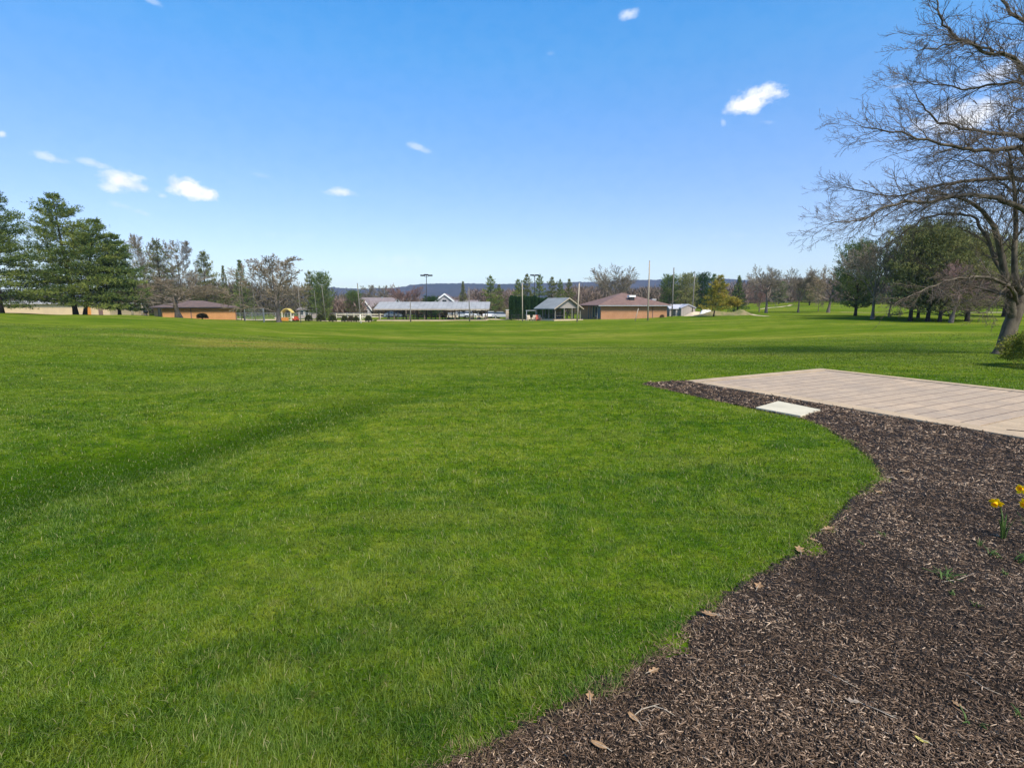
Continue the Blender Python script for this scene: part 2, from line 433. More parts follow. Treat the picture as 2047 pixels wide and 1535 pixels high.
def make_ground():
    rs = np.concatenate([[0.0], np.linspace(.3, 12, 60), np.exp(np.linspace(math.log(12.3), math.log(3900), 170))])
    nt_ = 720
    th = np.linspace(0, 2 * PI, nt_, endpoint=False)
    X = rs[1:, None] * np.sin(th)[None]; Y = rs[1:, None] * np.cos(th)[None]
    V = np.stack([X, Y, hz(X, Y)], -1).reshape(-1, 3)
    V = np.concatenate([V, [[0, 0, 0]]])
    n = len(rs) - 1
    i = np.arange(n - 1)[:, None] * nt_; k = np.arange(nt_)[None]; k1 = (k + 1) % nt_
    q = np.stack([i + k, i + nt_ + k, i + nt_ + k1, i + k1], -1).reshape(-1, 4)
    tri = np.stack([np.full(nt_, len(V) - 1), np.arange(nt_), (np.arange(nt_) + 1) % nt_], -1)
    return tag(np_mesh('ground', V, [q[:, ::-1], tri[:, ::-1]], M['turf'], smooth=True), kind='structure')
make_ground()

# mulch bed outline (lawn edge seen in the photograph, then round the near side)
edge_px = [(1285,772),(1330,781),(1400,795),(1450,805),(1510,818),(1600,836),(1640,849),(1690,878),(1730,905),(1755,928),(1768,950),(1745,972),(1715,992),
           (1680,1030),(1650,1060),(1615,1095),(1580,1120),(1530,1150),(1480,1182),(1430,1212),(1385,1245),(1340,1280),(1290,1318),(1240,1350),
           (1190,1385),(1130,1420),(1050,1458),(960,1500),(880,1535),(790,1580),(640,1660)]
edge = [ground(*p) for p in edge_px]
PA = np.array(ground(1370, 765)); PB = np.array(ground(1640, 740)); PC = np.array(ground(2047, 887))
e1 = (PB - PA) / np.linalg.norm(PB - PA)            # along the left edge, away from the lawn
e2 = np.array((e1[1], -e1[0]))                       # along the front edge, toward the house
e2 = (PC - PA) / np.linalg.norm(PC - PA)
e2 = e2 - e1 * e1.dot(e2); e2 /= np.linalg.norm(e2)
PW = float(np.linalg.norm(PB - PA)); PL = 9.0
p_in = PA + e1 * .15
mulch_poly = np.array(edge + [(-1.1, .3), (-1.1, -2), (9, -2)] + [tuple(PA + e1 * .2 + e2 * 12), tuple(PA + e1 * .2 - e2 * 0)] + [(3.45, 10.42), (3.05, 10.2)])

def inside(poly, x, y):
    r = np.zeros(x.shape, bool); n = len(poly)
    for i in range(n):
        x0, y0 = poly[i]; x1, y1 = poly[(i + 1) % n]
        c = ((y0 > y) != (y1 > y)) & (x < (x1 - x0) * (y - y0) / (y1 - y0 + 1e-12) + x0)
        r ^= c
    return r
def edgedist(poly, x, y):
    d = np.full(x.shape, 1e9); n = len(poly)
    for i in range(n):
        a = np.array(poly[i]); b = np.array(poly[(i + 1) % n]); ab = b - a
        t = np.clip(((x - a[0]) * ab[0] + (y - a[1]) * ab[1]) / (ab.dot(ab) + 1e-12), 0, 1)
        d = np.minimum(d, np.hypot(x - a[0] - t * ab[0], y - a[1] - t * ab[1]))
    return d
def wob(x, y, s=1.0, ph=0.0):
    return (np.sin(x*7.1*s+ph)+np.sin(y*6.3*s+1.3+ph)+np.sin((x+y)*11.7*s+2+ph)*.7+np.sin((x-y)*17.3*s+ph)*.5) / 3.2
def in_patio(x, y, m=0.0):
    u = (x - PA[0]) * e1[0] + (y - PA[1]) * e1[1]; v = (x - PA[0]) * e2[0] + (y - PA[1]) * e2[1]
    return (u > -m) & (u < PW + m) & (v > -m) & (v < PL + m)
SLAB = np.array([ground(1510, 818), ground(1555, 805), ground(1643, 823), ground(1600, 835)])

def mulch_h(x, y):
    d = np.minimum(edgedist(mulch_poly[:31], x, y), .25) / .25
    d = d - 1.3 * inside(SLAB, x, y)
    return hz(x, y) + .004 + .022 * d + .013 * wob(x, y, .8) + .010 * wob(x, y, 3, 1)

def make_mulch():
    s = .035
    gx = np.arange(-1.2, 9, s); gy = np.arange(-2, 10.8, s)
    X, Y = np.meshgrid(gx, gy, indexing='ij')
    ok = inside(mulch_poly, X, Y)
    cell = ok[:-1, :-1] | ok[1:, :-1] | ok[:-1, 1:] | ok[1:, 1:]
    V = np.stack([X, Y, mulch_h(X, Y)], -1).reshape(-1, 3)
    idx = np.arange(X.size).reshape(X.shape)
    i, j = np.nonzero(cell)
    Fq = np.stack([idx[i, j], idx[i+1, j], idx[i+1, j+1], idx[i, j+1]], -1)
    used = np.unique(Fq); mp = np.zeros(len(V), int); mp[used] = np.arange(len(used))
    tag(np_mesh('mulch_bed', V[used], mp[Fq], M['mulch'], smooth=True), kind='structure')
make_mulch()

rng = np.random.default_rng(7)
def make_chips():
    # sampled so that nearer ground gets more pieces per square metre
    def sample(n, y0, y1, dens_pow):
        u = rng.random(n); y = y0 * (y1 / y0) ** u if dens_pow == 2 else y0 + (y1 - y0) * u
        a = rng.uniform(-.6, 1.25, n); return a * y, y
    x, y = sample(240000, 1.15, 10.5, 2)
    ok = inside(mulch_poly, x, y) & ~in_patio(x, y, -.02) & ~inside(SLAB, x, y)
    # thin the chips spilling at the rim
    x, y = x[ok], y[ok]
    # a few spill over the rim into the lawn
    n = len(x)
    sc = np.maximum(1, y / 2.6)
    ln = (.007 + .026 * rng.random(n) ** 2.4) * sc ** .8; wd = (.0018 + .0040 * rng.random(n) ** 2.2) * sc
    long_ = rng.random(n) < .03
    ln = np.where(long_, ln * 2.2 + .02, ln); wd = np.where(long_, wd * .45, wd)
    th = (wd * .5) * rng.uniform(.4, 1, n)
    yaw = rng.uniform(0, 2*PI, n); tilt = rng.normal(0, .22, n)
    d = np.stack([np.cos(yaw) * np.cos(tilt), np.sin(yaw) * np.cos(tilt), np.sin(tilt)], -1)
    sd = np.stack([-np.sin(yaw), np.cos(yaw), rng.normal(0, .35, n)], -1); sd /= np.linalg.norm(sd, axis=1)[:, None]
    up = np.cross(d, sd)
    c = np.stack([x, y, mulch_h(x, y) + .002 + .008 * rng.random(n) + np.abs(np.sin(tilt)) * ln * .35], -1)
    bend = rng.normal(0, .12, n) * ln
    ringv = []
    for k, (s_, tw) in enumerate(((-1, .6), (0, 1), (1, .55))):
        cc = c + d * (s_ * ln)[:, None] * .5 + sd * (bend * (1 if s_ == 0 else 0))[:, None]
        for (a, b) in ((-1, -.4), (1, -.4), (.7, 1), (-.7, 1)):
            ringv.append(cc + sd * (wd * tw * a * .5)[:, None] + up * (th * b)[:, None])
    V = np.stack(ringv, 1).reshape(-1, 3)
    q = []
    for r_ in (0, 4):
        for k in range(4): q.append((r_+k, r_+(k+1) % 4, r_+4+(k+1) % 4, r_+4+k))
    q += [(3, 2, 1, 0), (8, 9, 10, 11)]
    q = np.array(q)
    Fq = (np.arange(n)[:, None, None] * 12 + q[None]).reshape(-1, 4)
    tint = np.clip(rng.beta(1.4, 2.0, n) * 1.08, 0, 1)
    tag(np_mesh('mulch_chips', V, Fq, M['chips'], attrs={'tint': np.repeat(tint, 12)}), kind='stuff')
make_chips()

def make_grass():
    def blades(x, y, wscale, hscale):
        n = len(x)
        lush = wob(x, y, .35, 3) * .25 + 1
        h = (.020 + .034 * rng.random(n) ** 1.6) * hscale * lush
        w = (.0017 + .0018 * rng.random(n)) * wscale
        yaw = rng.uniform(0, 2*PI, n)
        # clumps lean together
        ly = 2.2 * wob(x * .6, y * .6, 1, .5) + 3 * wob(x*.15, y*.15, 1, 2)
        yaw = np.where(rng.random(n) < .35, ly * 2 + rng.normal(0, .7, n), yaw)
        lean = np.clip(np.abs(rng.normal(.78, .36, n)), 0, 1.3)
        dx, dy = np.cos(yaw), np.sin(yaw)
        face = yaw + PI/2 + rng.normal(0, .5, n)
        sx, sy = np.cos(face), np.sin(face)
        b = np.stack([x, y, hz(x, y) - .004], -1)
        m = b + np.stack([dx*np.sin(lean*.6), dy*np.sin(lean*.6), np.cos(lean*.6)], -1) * (h*.55)[:, None]
        t = m + np.stack([dx*np.sin(lean*1.35), dy*np.sin(lean*1.35), np.cos(lean*1.35)], -1) * (h*.55)[:, None]
        s = np.stack([sx, sy, np.zeros(n)], -1) * (w*.5)[:, None]
        V = np.stack([b-s, b+s, m-s*.85, m+s*.85, t], 1).reshape(-1, 3)
        f = np.array([(0,1,3),(0,3,2),(2,3,4)])
        Ft = (np.arange(n)[:, None, None]*5 + f[None]).reshape(-1, 3)
        tint = np.clip(rng.random(n), 0, 1)
        return V, Ft, np.repeat(tint, 5)
    N1 = 700000
    Ymin, Ymax = 1.1, 34.
    u = rng.random(N1); y = Ymin * (Ymax / Ymin) ** u
    a = rng.uniform(-1.2, 1.2, N1); x = a * y
    wbl = .045 * wob(x, y, 1.3) + .03 * wob(x, y, 4)
    ed = edgedist(mulch_poly, x, y); ins = inside(mulch_poly, x, y)
    sgn = np.where(ins, -ed, ed)
    ok = (sgn > -.005 + wbl) & ~in_patio(x, y, .01)
    ins_slab = inside(SLAB, x, y)
    ok &= ~ins_slab
    x, y = x[ok], y[ok]
    wsc = np.maximum(1, y / 2.8) ; hsc = 1 - .012 * np.minimum(y, 15)
    V, Ft, t = blades(x, y, wsc, hsc)
    tag(np_mesh('grass', V, Ft, M['blades'], attrs={'tint': t}), kind='stuff')
    # straw and long blades at the rim of the lawn
    n = 4800
    k = rng.integers(0, 30, n); tt = rng.random(n)
    E = np.array(edge)
    p = E[k] * (1-tt)[:, None] + E[k+1] * tt[:, None]
    x = p[:, 0] + rng.normal(.01, .045, n); y = p[:, 1] + rng.normal(-.01, .045, n)
    V, Ft, t = blades(x, y, np.maximum(1, y/2.6) * .9, np.full(n, 1.15))
    V[:, 2] = hz(V[:, 0], V[:, 1]) + (V[:, 2] - hz(V[:, 0], V[:, 1])) * .35 + .008
    tag(np_mesh('straw', V, Ft, M['straw'], attrs={'tint': t}), kind='stuff')
make_grass()

# ------------------------------------------------------------------ patio
def patio_field_mat():
    m, nt, b = newmat('stamped_concrete')
    tc = nt.nodes.new('ShaderNodeTexCoord'); v = tc.outputs['Object']
    wv = nt.nodes.new('ShaderNodeTexNoise'); wv.inputs['Scale'].default_value = 2.2; nt.links.new(v, wv.inputs[0])
    sub = nt.nodes.new('ShaderNodeVectorMath'); sub.operation = 'SUBTRACT'; nt.links.new(wv.outputs['Color'], sub.inputs[0]); sub.inputs[1].default_value = (.5, .5, .5)
    scl = nt.nodes.new('ShaderNodeVectorMath'); scl.operation = 'SCALE'; scl.inputs['Scale'].default_value = .045; nt.links.new(sub.outputs[0], scl.inputs[0])
    ad = nt.nodes.new('ShaderNodeVectorMath'); nt.links.new(v, ad.inputs[0]); nt.links.new(scl.outputs[0], ad.inputs[1])
    br = nt.nodes.new('ShaderNodeTexBrick'); nt.links.new(ad.outputs[0], br.inputs[0])
    br.inputs['Scale'].default_value = 1; br.inputs['Brick Width'].default_value = .50; br.inputs['Row Height'].default_value = .262
    br.inputs['Mortar Size'].default_value = .007; br.inputs['Mortar Smooth'].default_value = .4
    br.inputs['Color1'].default_value = (.49, .355, .225, 1); br.inputs['Color2'].default_value = (.38, .28, .185, 1); br.inputs['Mortar'].default_value = (.17, .12, .08, 1)
    n = noise(nt, 1.1, 7, v, .7); n2 = noise(nt, 11, 6, v, .75)
    sy = nt.nodes.new('ShaderNodeSeparateXYZ'); nt.links.new(ad.outputs[0], sy.inputs[0])
    fr = mathn(nt, 'ABSOLUTE', mathn(nt, 'SUBTRACT', mathn(nt, 'FRACT', mathn(nt, 'DIVIDE', sy.outputs[1], .262)), .5))
    line = maprange(nt, fr, .455, .485)
    c = mix(nt, maprange(nt, n, .35, .68, 0, .5), br.outputs[0], (.31, .245, .18))
    c = mix(nt, mathn(nt, 'MULTIPLY', line, .85), c, (.11, .075, .05))
    c = mix(nt, maprange(nt, n2, .3, .6, .45, 0), c, (.22, .15, .10))
    nt.links.new(c, b.inputs['Base Color']); b.inputs['Roughness'].default_value = .8
    h = mathn(nt, 'ADD', mathn(nt, 'MULTIPLY', line, -1), mathn(nt, 'MULTIPLY', n2, .35))
    bump(nt, b, h, .8, .012)
    return m
M['patio'] = patio_field_mat()
M['patio_edge'] = plain('patio_border_concrete', (.47, .345, .215), (.35, .26, .165), 3, .85, .35, 40)
def make_patio():
    ang = math.atan2(e1[1], e1[0])
    t = D.objects.new('patio', None); C.objects.link(t); t.location = (PA[0], PA[1], 0); t.rotation_euler = (0, 0, ang)
    tag(t, kind='structure')
    # local x along the left edge, local y = -e2
    L_ = PL; W = PW; top = .045
    jv = 4.66
    MB().box(.31, W-.325, -jv+.012, -.325, -.1, top-.003).build('paving_field', M['patio'], t)
    MB().add([(.31,-jv-.012,-.1),(W-.325,-jv-.012,-.1),(W-.325,-L_,-.1),(.31,-L_,-.1),(.31,-jv-.012,top-.004),(W-.325,-jv-.012,top-.004),(W-.325,-L_,top-.004),(.31,-L_,top-.004)],
             [(0,1,2,3),(7,6,5,4),(4,5,1,0),(5,6,2,1),(6,7,3,2),(7,4,0,3)]).build('paving_landing', M['patio_edge'], t)
    MB().tube([(.33, -jv-.25, top-.0035), (1.1, -jv-1.45, top-.0035), (1.9, -jv-2.6, top-.0035)], .009, 6).build('saw_joint', M['joint'], t)
    def bord(x0, x1, y0, y1): MB().box(x0, x1, y0, y1, -.12, top).build('paving_border', M['patio_edge'], t)
    bord(0, W, -.255, 0)              # left end strip
    bord(W-.25, W, -L_, -.254)       # far strip
    bord(0, .306, -L_, -.325)        # near strip
    o = MB().box(.03, W-.03, -L_+.03, -.03, -.1, top-.03).build('joint_base', M['joint'], t)
make_patio()
MBs = MB()
cz = .032
c4 = [(float(p[0]), float(p[1])) for p in SLAB]
MBs.add([(x, y, -.03) for x, y in c4] + [(x, y, cz) for x, y in c4], [(3,2,1,0),(4,5,6,7),(0,1,5,4),(1,2,6,5),(2,3,7,6),(3,0,4,7)])
o = MBs.build('concrete_slab', M['concrete'])
bv = o.modifiers.new('bevel', 'BEVEL'); bv.width = .006; bv.segments = 2
tag(o, 'small pale concrete slab set in mulch beside the patio', 'slab')

# ------------------------------------------------------------------ hills and haze
def make_hills():
    prof = [(-1500, 585), (0, 588), (600, 580), (660, 574), (735, 577), (785, 576), (830, 569), (900, 566), (1000, 566.5), (1100, 566), (1180, 564), (1215, 562),
            (1240, 559), (1330, 558), (1400, 556), (1500, 560), (1700, 566), (2100, 572), (3600, 580)]
    px = np.arange(-1500, 3600, 4.0)
    top = np.interp(px, [p[0] for p in prof], [p[1] for p in prof])
    top = top + .7 * np.sin(px * .021) + .4 * np.sin(px * .063 + 1) + np.random.default_rng(3).normal(0, .33, len(px))
    rows = [(1500, 0.0), (1800, .22), (2100, .5), (2350, .8), (2500, .97), (2560, 1.0), (2800, .85), (3300, .4), (3800, 0)]
    V = []; r2 = np.random.default_rng(4)
    for Y, k in rows:
        for i, p in enumerate(px):
            crest = at(p, top[i], 2560)
            z = crest[2] * k - 3 * (1 - k) - 1
            if 0 < k < 1: z += 10 * math.sin(p * .03 + Y * .01) * (1 - k) * k * 2 + r2.normal(0, 1.5)
            V.append((crest[0] * Y / 2560, Y, z))
    n = len(px)
    Fq = [(j*n+i, j*n+i+1, (j+1)*n+i+1, (j+1)*n+i) for j in range(len(rows)-1) for i in range(n-1)]
    tag(np_mesh('hills', np.array(V), np.array(Fq), M['ridge'], smooth=True), kind='structure')
make_hills()

def make_haze():
    m = D.materials.new('haze_air'); m.use_nodes = True; nt = m.node_tree
    for n in list(nt.nodes):
        if n.type == 'BSDF_PRINCIPLED': nt.nodes.remove(n)
    v = nt.nodes.new('ShaderNodeVolumePrincipled')
    v.inputs['Color'].default_value = (.50, .64, .93, 1); v.inputs['Density'].default_value = HAZE
    nt.links.new(v.outputs[0], nt.nodes['Material Output'].inputs['Volume'])
    o = MB().box(-6000, 6000, -4200, 4200, -6, 190).build('haze', m)
    tag(o, kind='stuff')
HAZE = .00015
make_haze()

# ------------------------------------------------------------------ sky, sun
SUN_AZ, SUN_EL = R(150), R(50)
w = D.worlds.new('World'); SC.world = w; w.use_nodes = True
def make_world():
    nt = w.node_tree; bg = nt.nodes['Background']
    sky = nt.nodes.new('ShaderNodeTexSky'); sky.sky_type = 'NISHITA'; sky.sun_disc = False
    sky.sun_elevation = SUN_EL; sky.sun_rotation = SUN_AZ; sky.air_density = 1.0; sky.dust_density = .3; sky.ozone_density = 2.5
    hs = nt.nodes.new('ShaderNodeHueSaturation')
    nt.links.new(sky.outputs[0], hs.inputs['Color'])
    tc = nt.nodes.new('ShaderNodeTexCoord'); dirv = tc.outputs['Generated']
    sz = nt.nodes.new('ShaderNodeSeparateXYZ'); nt.links.new(dirv, sz.inputs[0])
    nt.links.new(maprange(nt, sz.outputs[2], .03, .5, 1.12, 1.5, False), hs.inputs['Saturation']); nt.links.new(maprange(nt, sz.outputs[2], .03, .4, .526, .496, False), hs.inputs['Hue']); nt.links.new(maprange(nt, sz.outputs[2], .0, .5, .69, 1.2, False), hs.inputs['Value'])
    wn = nt.nodes.new('ShaderNodeTexNoise'); wn.inputs['Scale'].default_value = 9; wn.inputs['Detail'].default_value = 5; wn.inputs['Roughness'].default_value = .55
    mp = nt.nodes.new('ShaderNodeMapping'); mp.inputs['Scale'].default_value = (1, 1, 1.5); nt.links.new(dirv, mp.inputs[0]); nt.links.new(mp.outputs[0], wn.inputs[0])
    wn2 = nt.nodes.new('ShaderNodeTexNoise'); wn2.inputs['Scale'].default_value = 34; wn2.inputs['Detail'].default_value = 6; wn2.inputs['Roughness'].default_value = .62
    nt.links.new(mp.outputs[0], wn2.inputs[0])
    edge_n = mathn(nt, 'ADD', mathn(nt, 'MULTIPLY', mathn(nt, 'SUBTRACT', wn.outputs['Fac'], .5), .25), mathn(nt, 'MULTIPLY', mathn(nt, 'SUBTRACT', wn2.outputs['Fac'], .5), 3.2))
    total = None
    def dot(v):
        n = nt.nodes.new('ShaderNodeVectorMath'); n.operation = 'DOT_PRODUCT'; nt.links.new(dirv, n.inputs[0]); n.inputs[1].default_value = tuple(v)
        return n.outputs['Value']
    clouds = [(1500,205,52,20,1.15,-12),(1530,188,44,20,1.1,8),(1465,218,28,12,.7,-20),(375,376,34,20,1.3,20),(405,386,36,15,1.3,8),(355,372,22,18,1.0,0),(245,362,38,22,.95,10),(270,372,36,13,.7,10),(225,375,22,14,.7,0),(95,315,26,12,.5,20),(120,322,22,10,.35,0),(190,328,32,9,.42,12),
              (685,386,34,9,.7,8),(675,380,16,8,.4,0),(832,294,24,8,.4,15),(845,300,18,6,.3,20),(1257,30,22,11,.6,-5),(1925,235,82,36,.95,0),(1955,220,50,22,.5,0),(1985,150,66,22,.6,-20),(5,270,10,9,.7,0),(305,4,22,9,.3,0),(1100,108,14,5,.15,0),
              (1800,172,50,5,.28,0),(525,352,24,8,.16,15),(805,522,60,16,.22,0),(240,410,26,9,.2,20),(285,425,18,7,.25,20),(1445,246,6,10,.3,-20),(325,392,10,6,.35,0),(1535,245,16,6,.2,15),(2020,90,40,10,.3,-10),(560,470,110,10,.10,0),(1500,470,190,14,.10,-5)]
    for (px, py, a, b, s, rot) in clouds:
        u = (px-1023.5)/F; v = (767.5-py)/F
        c = np.array((u, CP+v*SP, v*CP-SP)); c /= np.linalg.norm(c); sc = math.hypot(1, math.hypot(u, v))
        ex = np.cross(c, (0, 0, 1)); ex /= np.linalg.norm(ex); ey = np.cross(ex, c)
        k = -R(rot) * .6; ex, ey = ex*math.cos(k)+ey*math.sin(k), -ex*math.sin(k)+ey*math.cos(k)
        wa, wb = a / F / sc, b / F / sc / 1.0
        X = dot(ex / wa); Yv = dot(ey / wb)
        r2 = mathn(nt, 'ADD', mathn(nt, 'MULTIPLY', X, X), mathn(nt, 'MULTIPLY', Yv, Yv))
        front = maprange(nt, dot(c), .5, .6)
        q = mathn(nt, 'SUBTRACT', 1.15, mathn(nt, 'SQRT', r2))
        q = mathn(nt, 'ADD', q, mathn(nt, 'MULTIPLY', edge_n, .6))
        q = mathn(nt, 'MULTIPLY', mathn(nt, 'MULTIPLY', maprange(nt, q, -.05, 1.1), s), front)
        total = q if total is None else mathn(nt, 'SMOOTH_MAX', total, q, c=.1)
    total = mathn(nt, 'MINIMUM', mathn(nt, 'MAXIMUM', total, 0), 1)
    shade = mix(nt, maprange(nt, wn2.outputs['Fac'], .35, .6), (4.4, 4.6, 5.1), (5.3, 5.35, 5.5))
    nt.links.new(mix(nt, total, hs.outputs[0], shade), bg.inputs['Color'])
    bg.inputs['Strength'].default_value = .115
make_world()
sl = D.lights.new('sun', 'SUN'); sl.energy = 3.3; sl.angle = R(18); sl.color = (1, .91, .76)
so = D.objects.new('sun', sl); C.objects.link(so)
sd = np.array((math.sin(SUN_AZ)*math.cos(SUN_EL), math.cos(SUN_AZ)*math.cos(SUN_EL), math.sin(SUN_EL)))
from mathutils import Vector, Matrix
so.rotation_euler = Vector(tuple(sd)).to_track_quat('Z', 'Y').to_euler(); so.location = (0, 0, 50)
SC.view_settings.view_transform = 'Standard'; SC.view_settings.look = 'None'; SC.view_settings.gamma = 1; SC.view_settings.exposure = 0.95
SC.cycles.volume_bounces = 0; SC.cycles.max_bounces = 6; SC.cycles.transparent_max_bounces = 4

# ------------------------------------------------------------------ trees
def seg_tubes(S, n):
    """S rows: p0(3) p1(3) r0 r1 -> verts, quads"""
    S = np.asarray(S, float)
    d = S[:, 3:6] - S[:, 0:3]; d /= (np.linalg.norm(d, axis=1)[:, None] + 1e-9)
    ref = np.where(np.abs(d[:, 2:3]) < .9, np.array([[0, 0, 1.]]), np.array([[1., 0, 0]]))
    a = np.cross(d, ref); a /= np.linalg.norm(a, axis=1)[:, None]; b = np.cross(d, a)
    vs = []
    for e in (0, 1):
        for k in range(n):
            vs.append(S[:, 3*e:3*e+3] + S[:, 6+e][:, None] * (a * math.cos(2*PI*k/n) + b * math.sin(2*PI*k/n)))
    V = np.stack(vs, 1).reshape(-1, 3)
    q = np.array([(k, (k+1) % n, n+(k+1) % n, n+k) for k in range(n)])
    return V, (np.arange(len(S))[:, None, None]*2*n + q[None]).reshape(-1, 4)

def unit(v): return v / (math.sqrt(v[0]*v[0]+v[1]*v[1]+v[2]*v[2]) + 1e-9)

def grow(rn, out, p, d, L, r, lvl, P):
    nseg = P['nseg'][lvl]; st = L / nseg; nodes = []
    rt = r * P.get('taper', .45)
    for i in range(nseg):
        d = unit(d + np.array((rn.gauss(0, 1), rn.gauss(0, 1), rn.gauss(0, 1))) * P['wig'][lvl] + np.array((0, 0, P['up'][lvl])))
        q = p + d * st
        r0 = r + (rt - r) * i / nseg; r1 = r + (rt - r) * (i + 1) / nseg
        out.append((*p, *q, r0, r1, lvl)); nodes.append((p, q, d, r0, r1)); p = q
    if lvl + 1 >= P['levels']: return
    k = P['kids'][lvl]
    az = rn.uniform(0, 2*PI)
    for c in range(k):
        f = P['from'][lvl] + (1 - P['from'][lvl]) * (c + rn.random() * .8) / k
        f = min(f, .999); i = int(f * nseg); pp, qq, dd, r0, r1 = nodes[i]; g = f * nseg - i
        base = pp + (qq - pp) * g
        az += 2.4 + rn.uniform(-.5, .5)
        a = np.cross(dd, (0.3, .9, .2)); a = unit(a); b = np.cross(dd, a)
        ang = P['ang'][lvl] * rn.uniform(.75, 1.25)
        cd = unit(dd * math.cos(ang) + (a * math.cos(az) + b * math.sin(az)) * math.sin(ang))
        cl = L * P['len'][lvl] * rn.uniform(.7, 1.15) * (1.15 - .55 * (f - P['from'][lvl]) / (1 - P['from'][lvl] + .01))
        grow(rn, out, base, cd, cl, max((r0 + (r1 - r0) * g) * P['rk'][lvl], P['rmin']), lvl + 1, P)

def bare_tree_parts(seed, height, width, style, rmin, mats, root):
    rn = random.Random(seed); out = []
    P = dict(
        round=dict(levels=5, kids=[13, 9, 7, 6], nseg=[8, 6, 4, 3, 2], wig=[.05, .08, .12, .18, .2], up=[.03, .045, .04, .02, .02],
                   ang=[.95, .6, .6, .6], len=[.62, .46, .5, .55], rk=[.42, .5, .5, .6], taper=.12),
        vase=dict(levels=5, kids=[13, 9, 7, 5], nseg=[5, 6, 4, 3, 2], wig=[.03, .06, .10, .15, .2], up=[.02, .02, .02, .02, .02],
                  ang=[.62, .42, .45, .5], len=[1.35, .45, .45, .5], rk=[.40, .5, .5, .6], taper=.4),
        spread=dict(levels=5, kids=[9, 10, 8, 6], nseg=[4, 6, 4, 3, 2], wig=[.06, .16, .18, .2, .2], up=[.02, .04, .06, .05, .02],
                    ang=[1.05, .7, .65, .6], len=[1.1, .5, .5, .5], rk=[.5, .45, .45, .6], taper=.5))[style]
    P['from'] = {'round': [.16, .2, .12, .1], 'vase': [.5, .25, .2, .1], 'spread': [.4, .25, .15, .1]}[style]
    P['rmin'] = rmin
    L0 = {'round': 10, 'vase': 5, 'spread': 5}[style]
    grow(rn, out, np.zeros(3), np.array((0, 0, 1.)), L0, L0 * (.026 if style == 'round' else .055), 0, P)
    S = np.array(out)
    pts = S[:, 3:6]; zt = pts[:, 2].max()
    hw = np.percentile(np.hypot(pts[:, 0], pts[:, 1]), 88)
    sz = height / zt; sx = width / 2 / hw
    S[:, [0, 1, 3, 4]] *= sx; S[:, [2, 5]] *= sz
    rs = (sx * sz) ** .5; S[:, 6:8] = np.maximum(S[:, 6:8] * rs, rmin)
    thick = S[:, 8] <= 1
    # flare at the foot
    S[0, 6] *= 1.5
    V, Fq = seg_tubes(S[thick], 7); np_mesh('trunk', V, Fq, mats[0], root, smooth=True)
    V, Fq = seg_tubes(S[~thick], 3); np_mesh('crown', V, Fq, mats[1], root)

def needle_cloud(c, d, ln, wd, tint, rg):
    """c centres (n,3), d directions -> quads (diamonds)"""
    n = len(c); d = d / (np.linalg.norm(d, axis=1)[:, None] + 1e-9)
    s = np.cross(d, rg.normal(0, 1, (n, 3))); s /= (np.linalg.norm(s, axis=1)[:, None] + 1e-9)
    m = c + d * (ln * .45)[:, None]
    V = np.stack([c, m + s * (wd*.5)[:, None], c + d * ln[:, None], m - s * (wd*.5)[:, None]], 1).reshape(-1, 3)
    return V, np.arange(4*n).reshape(-1, 4), np.repeat(tint, 4)

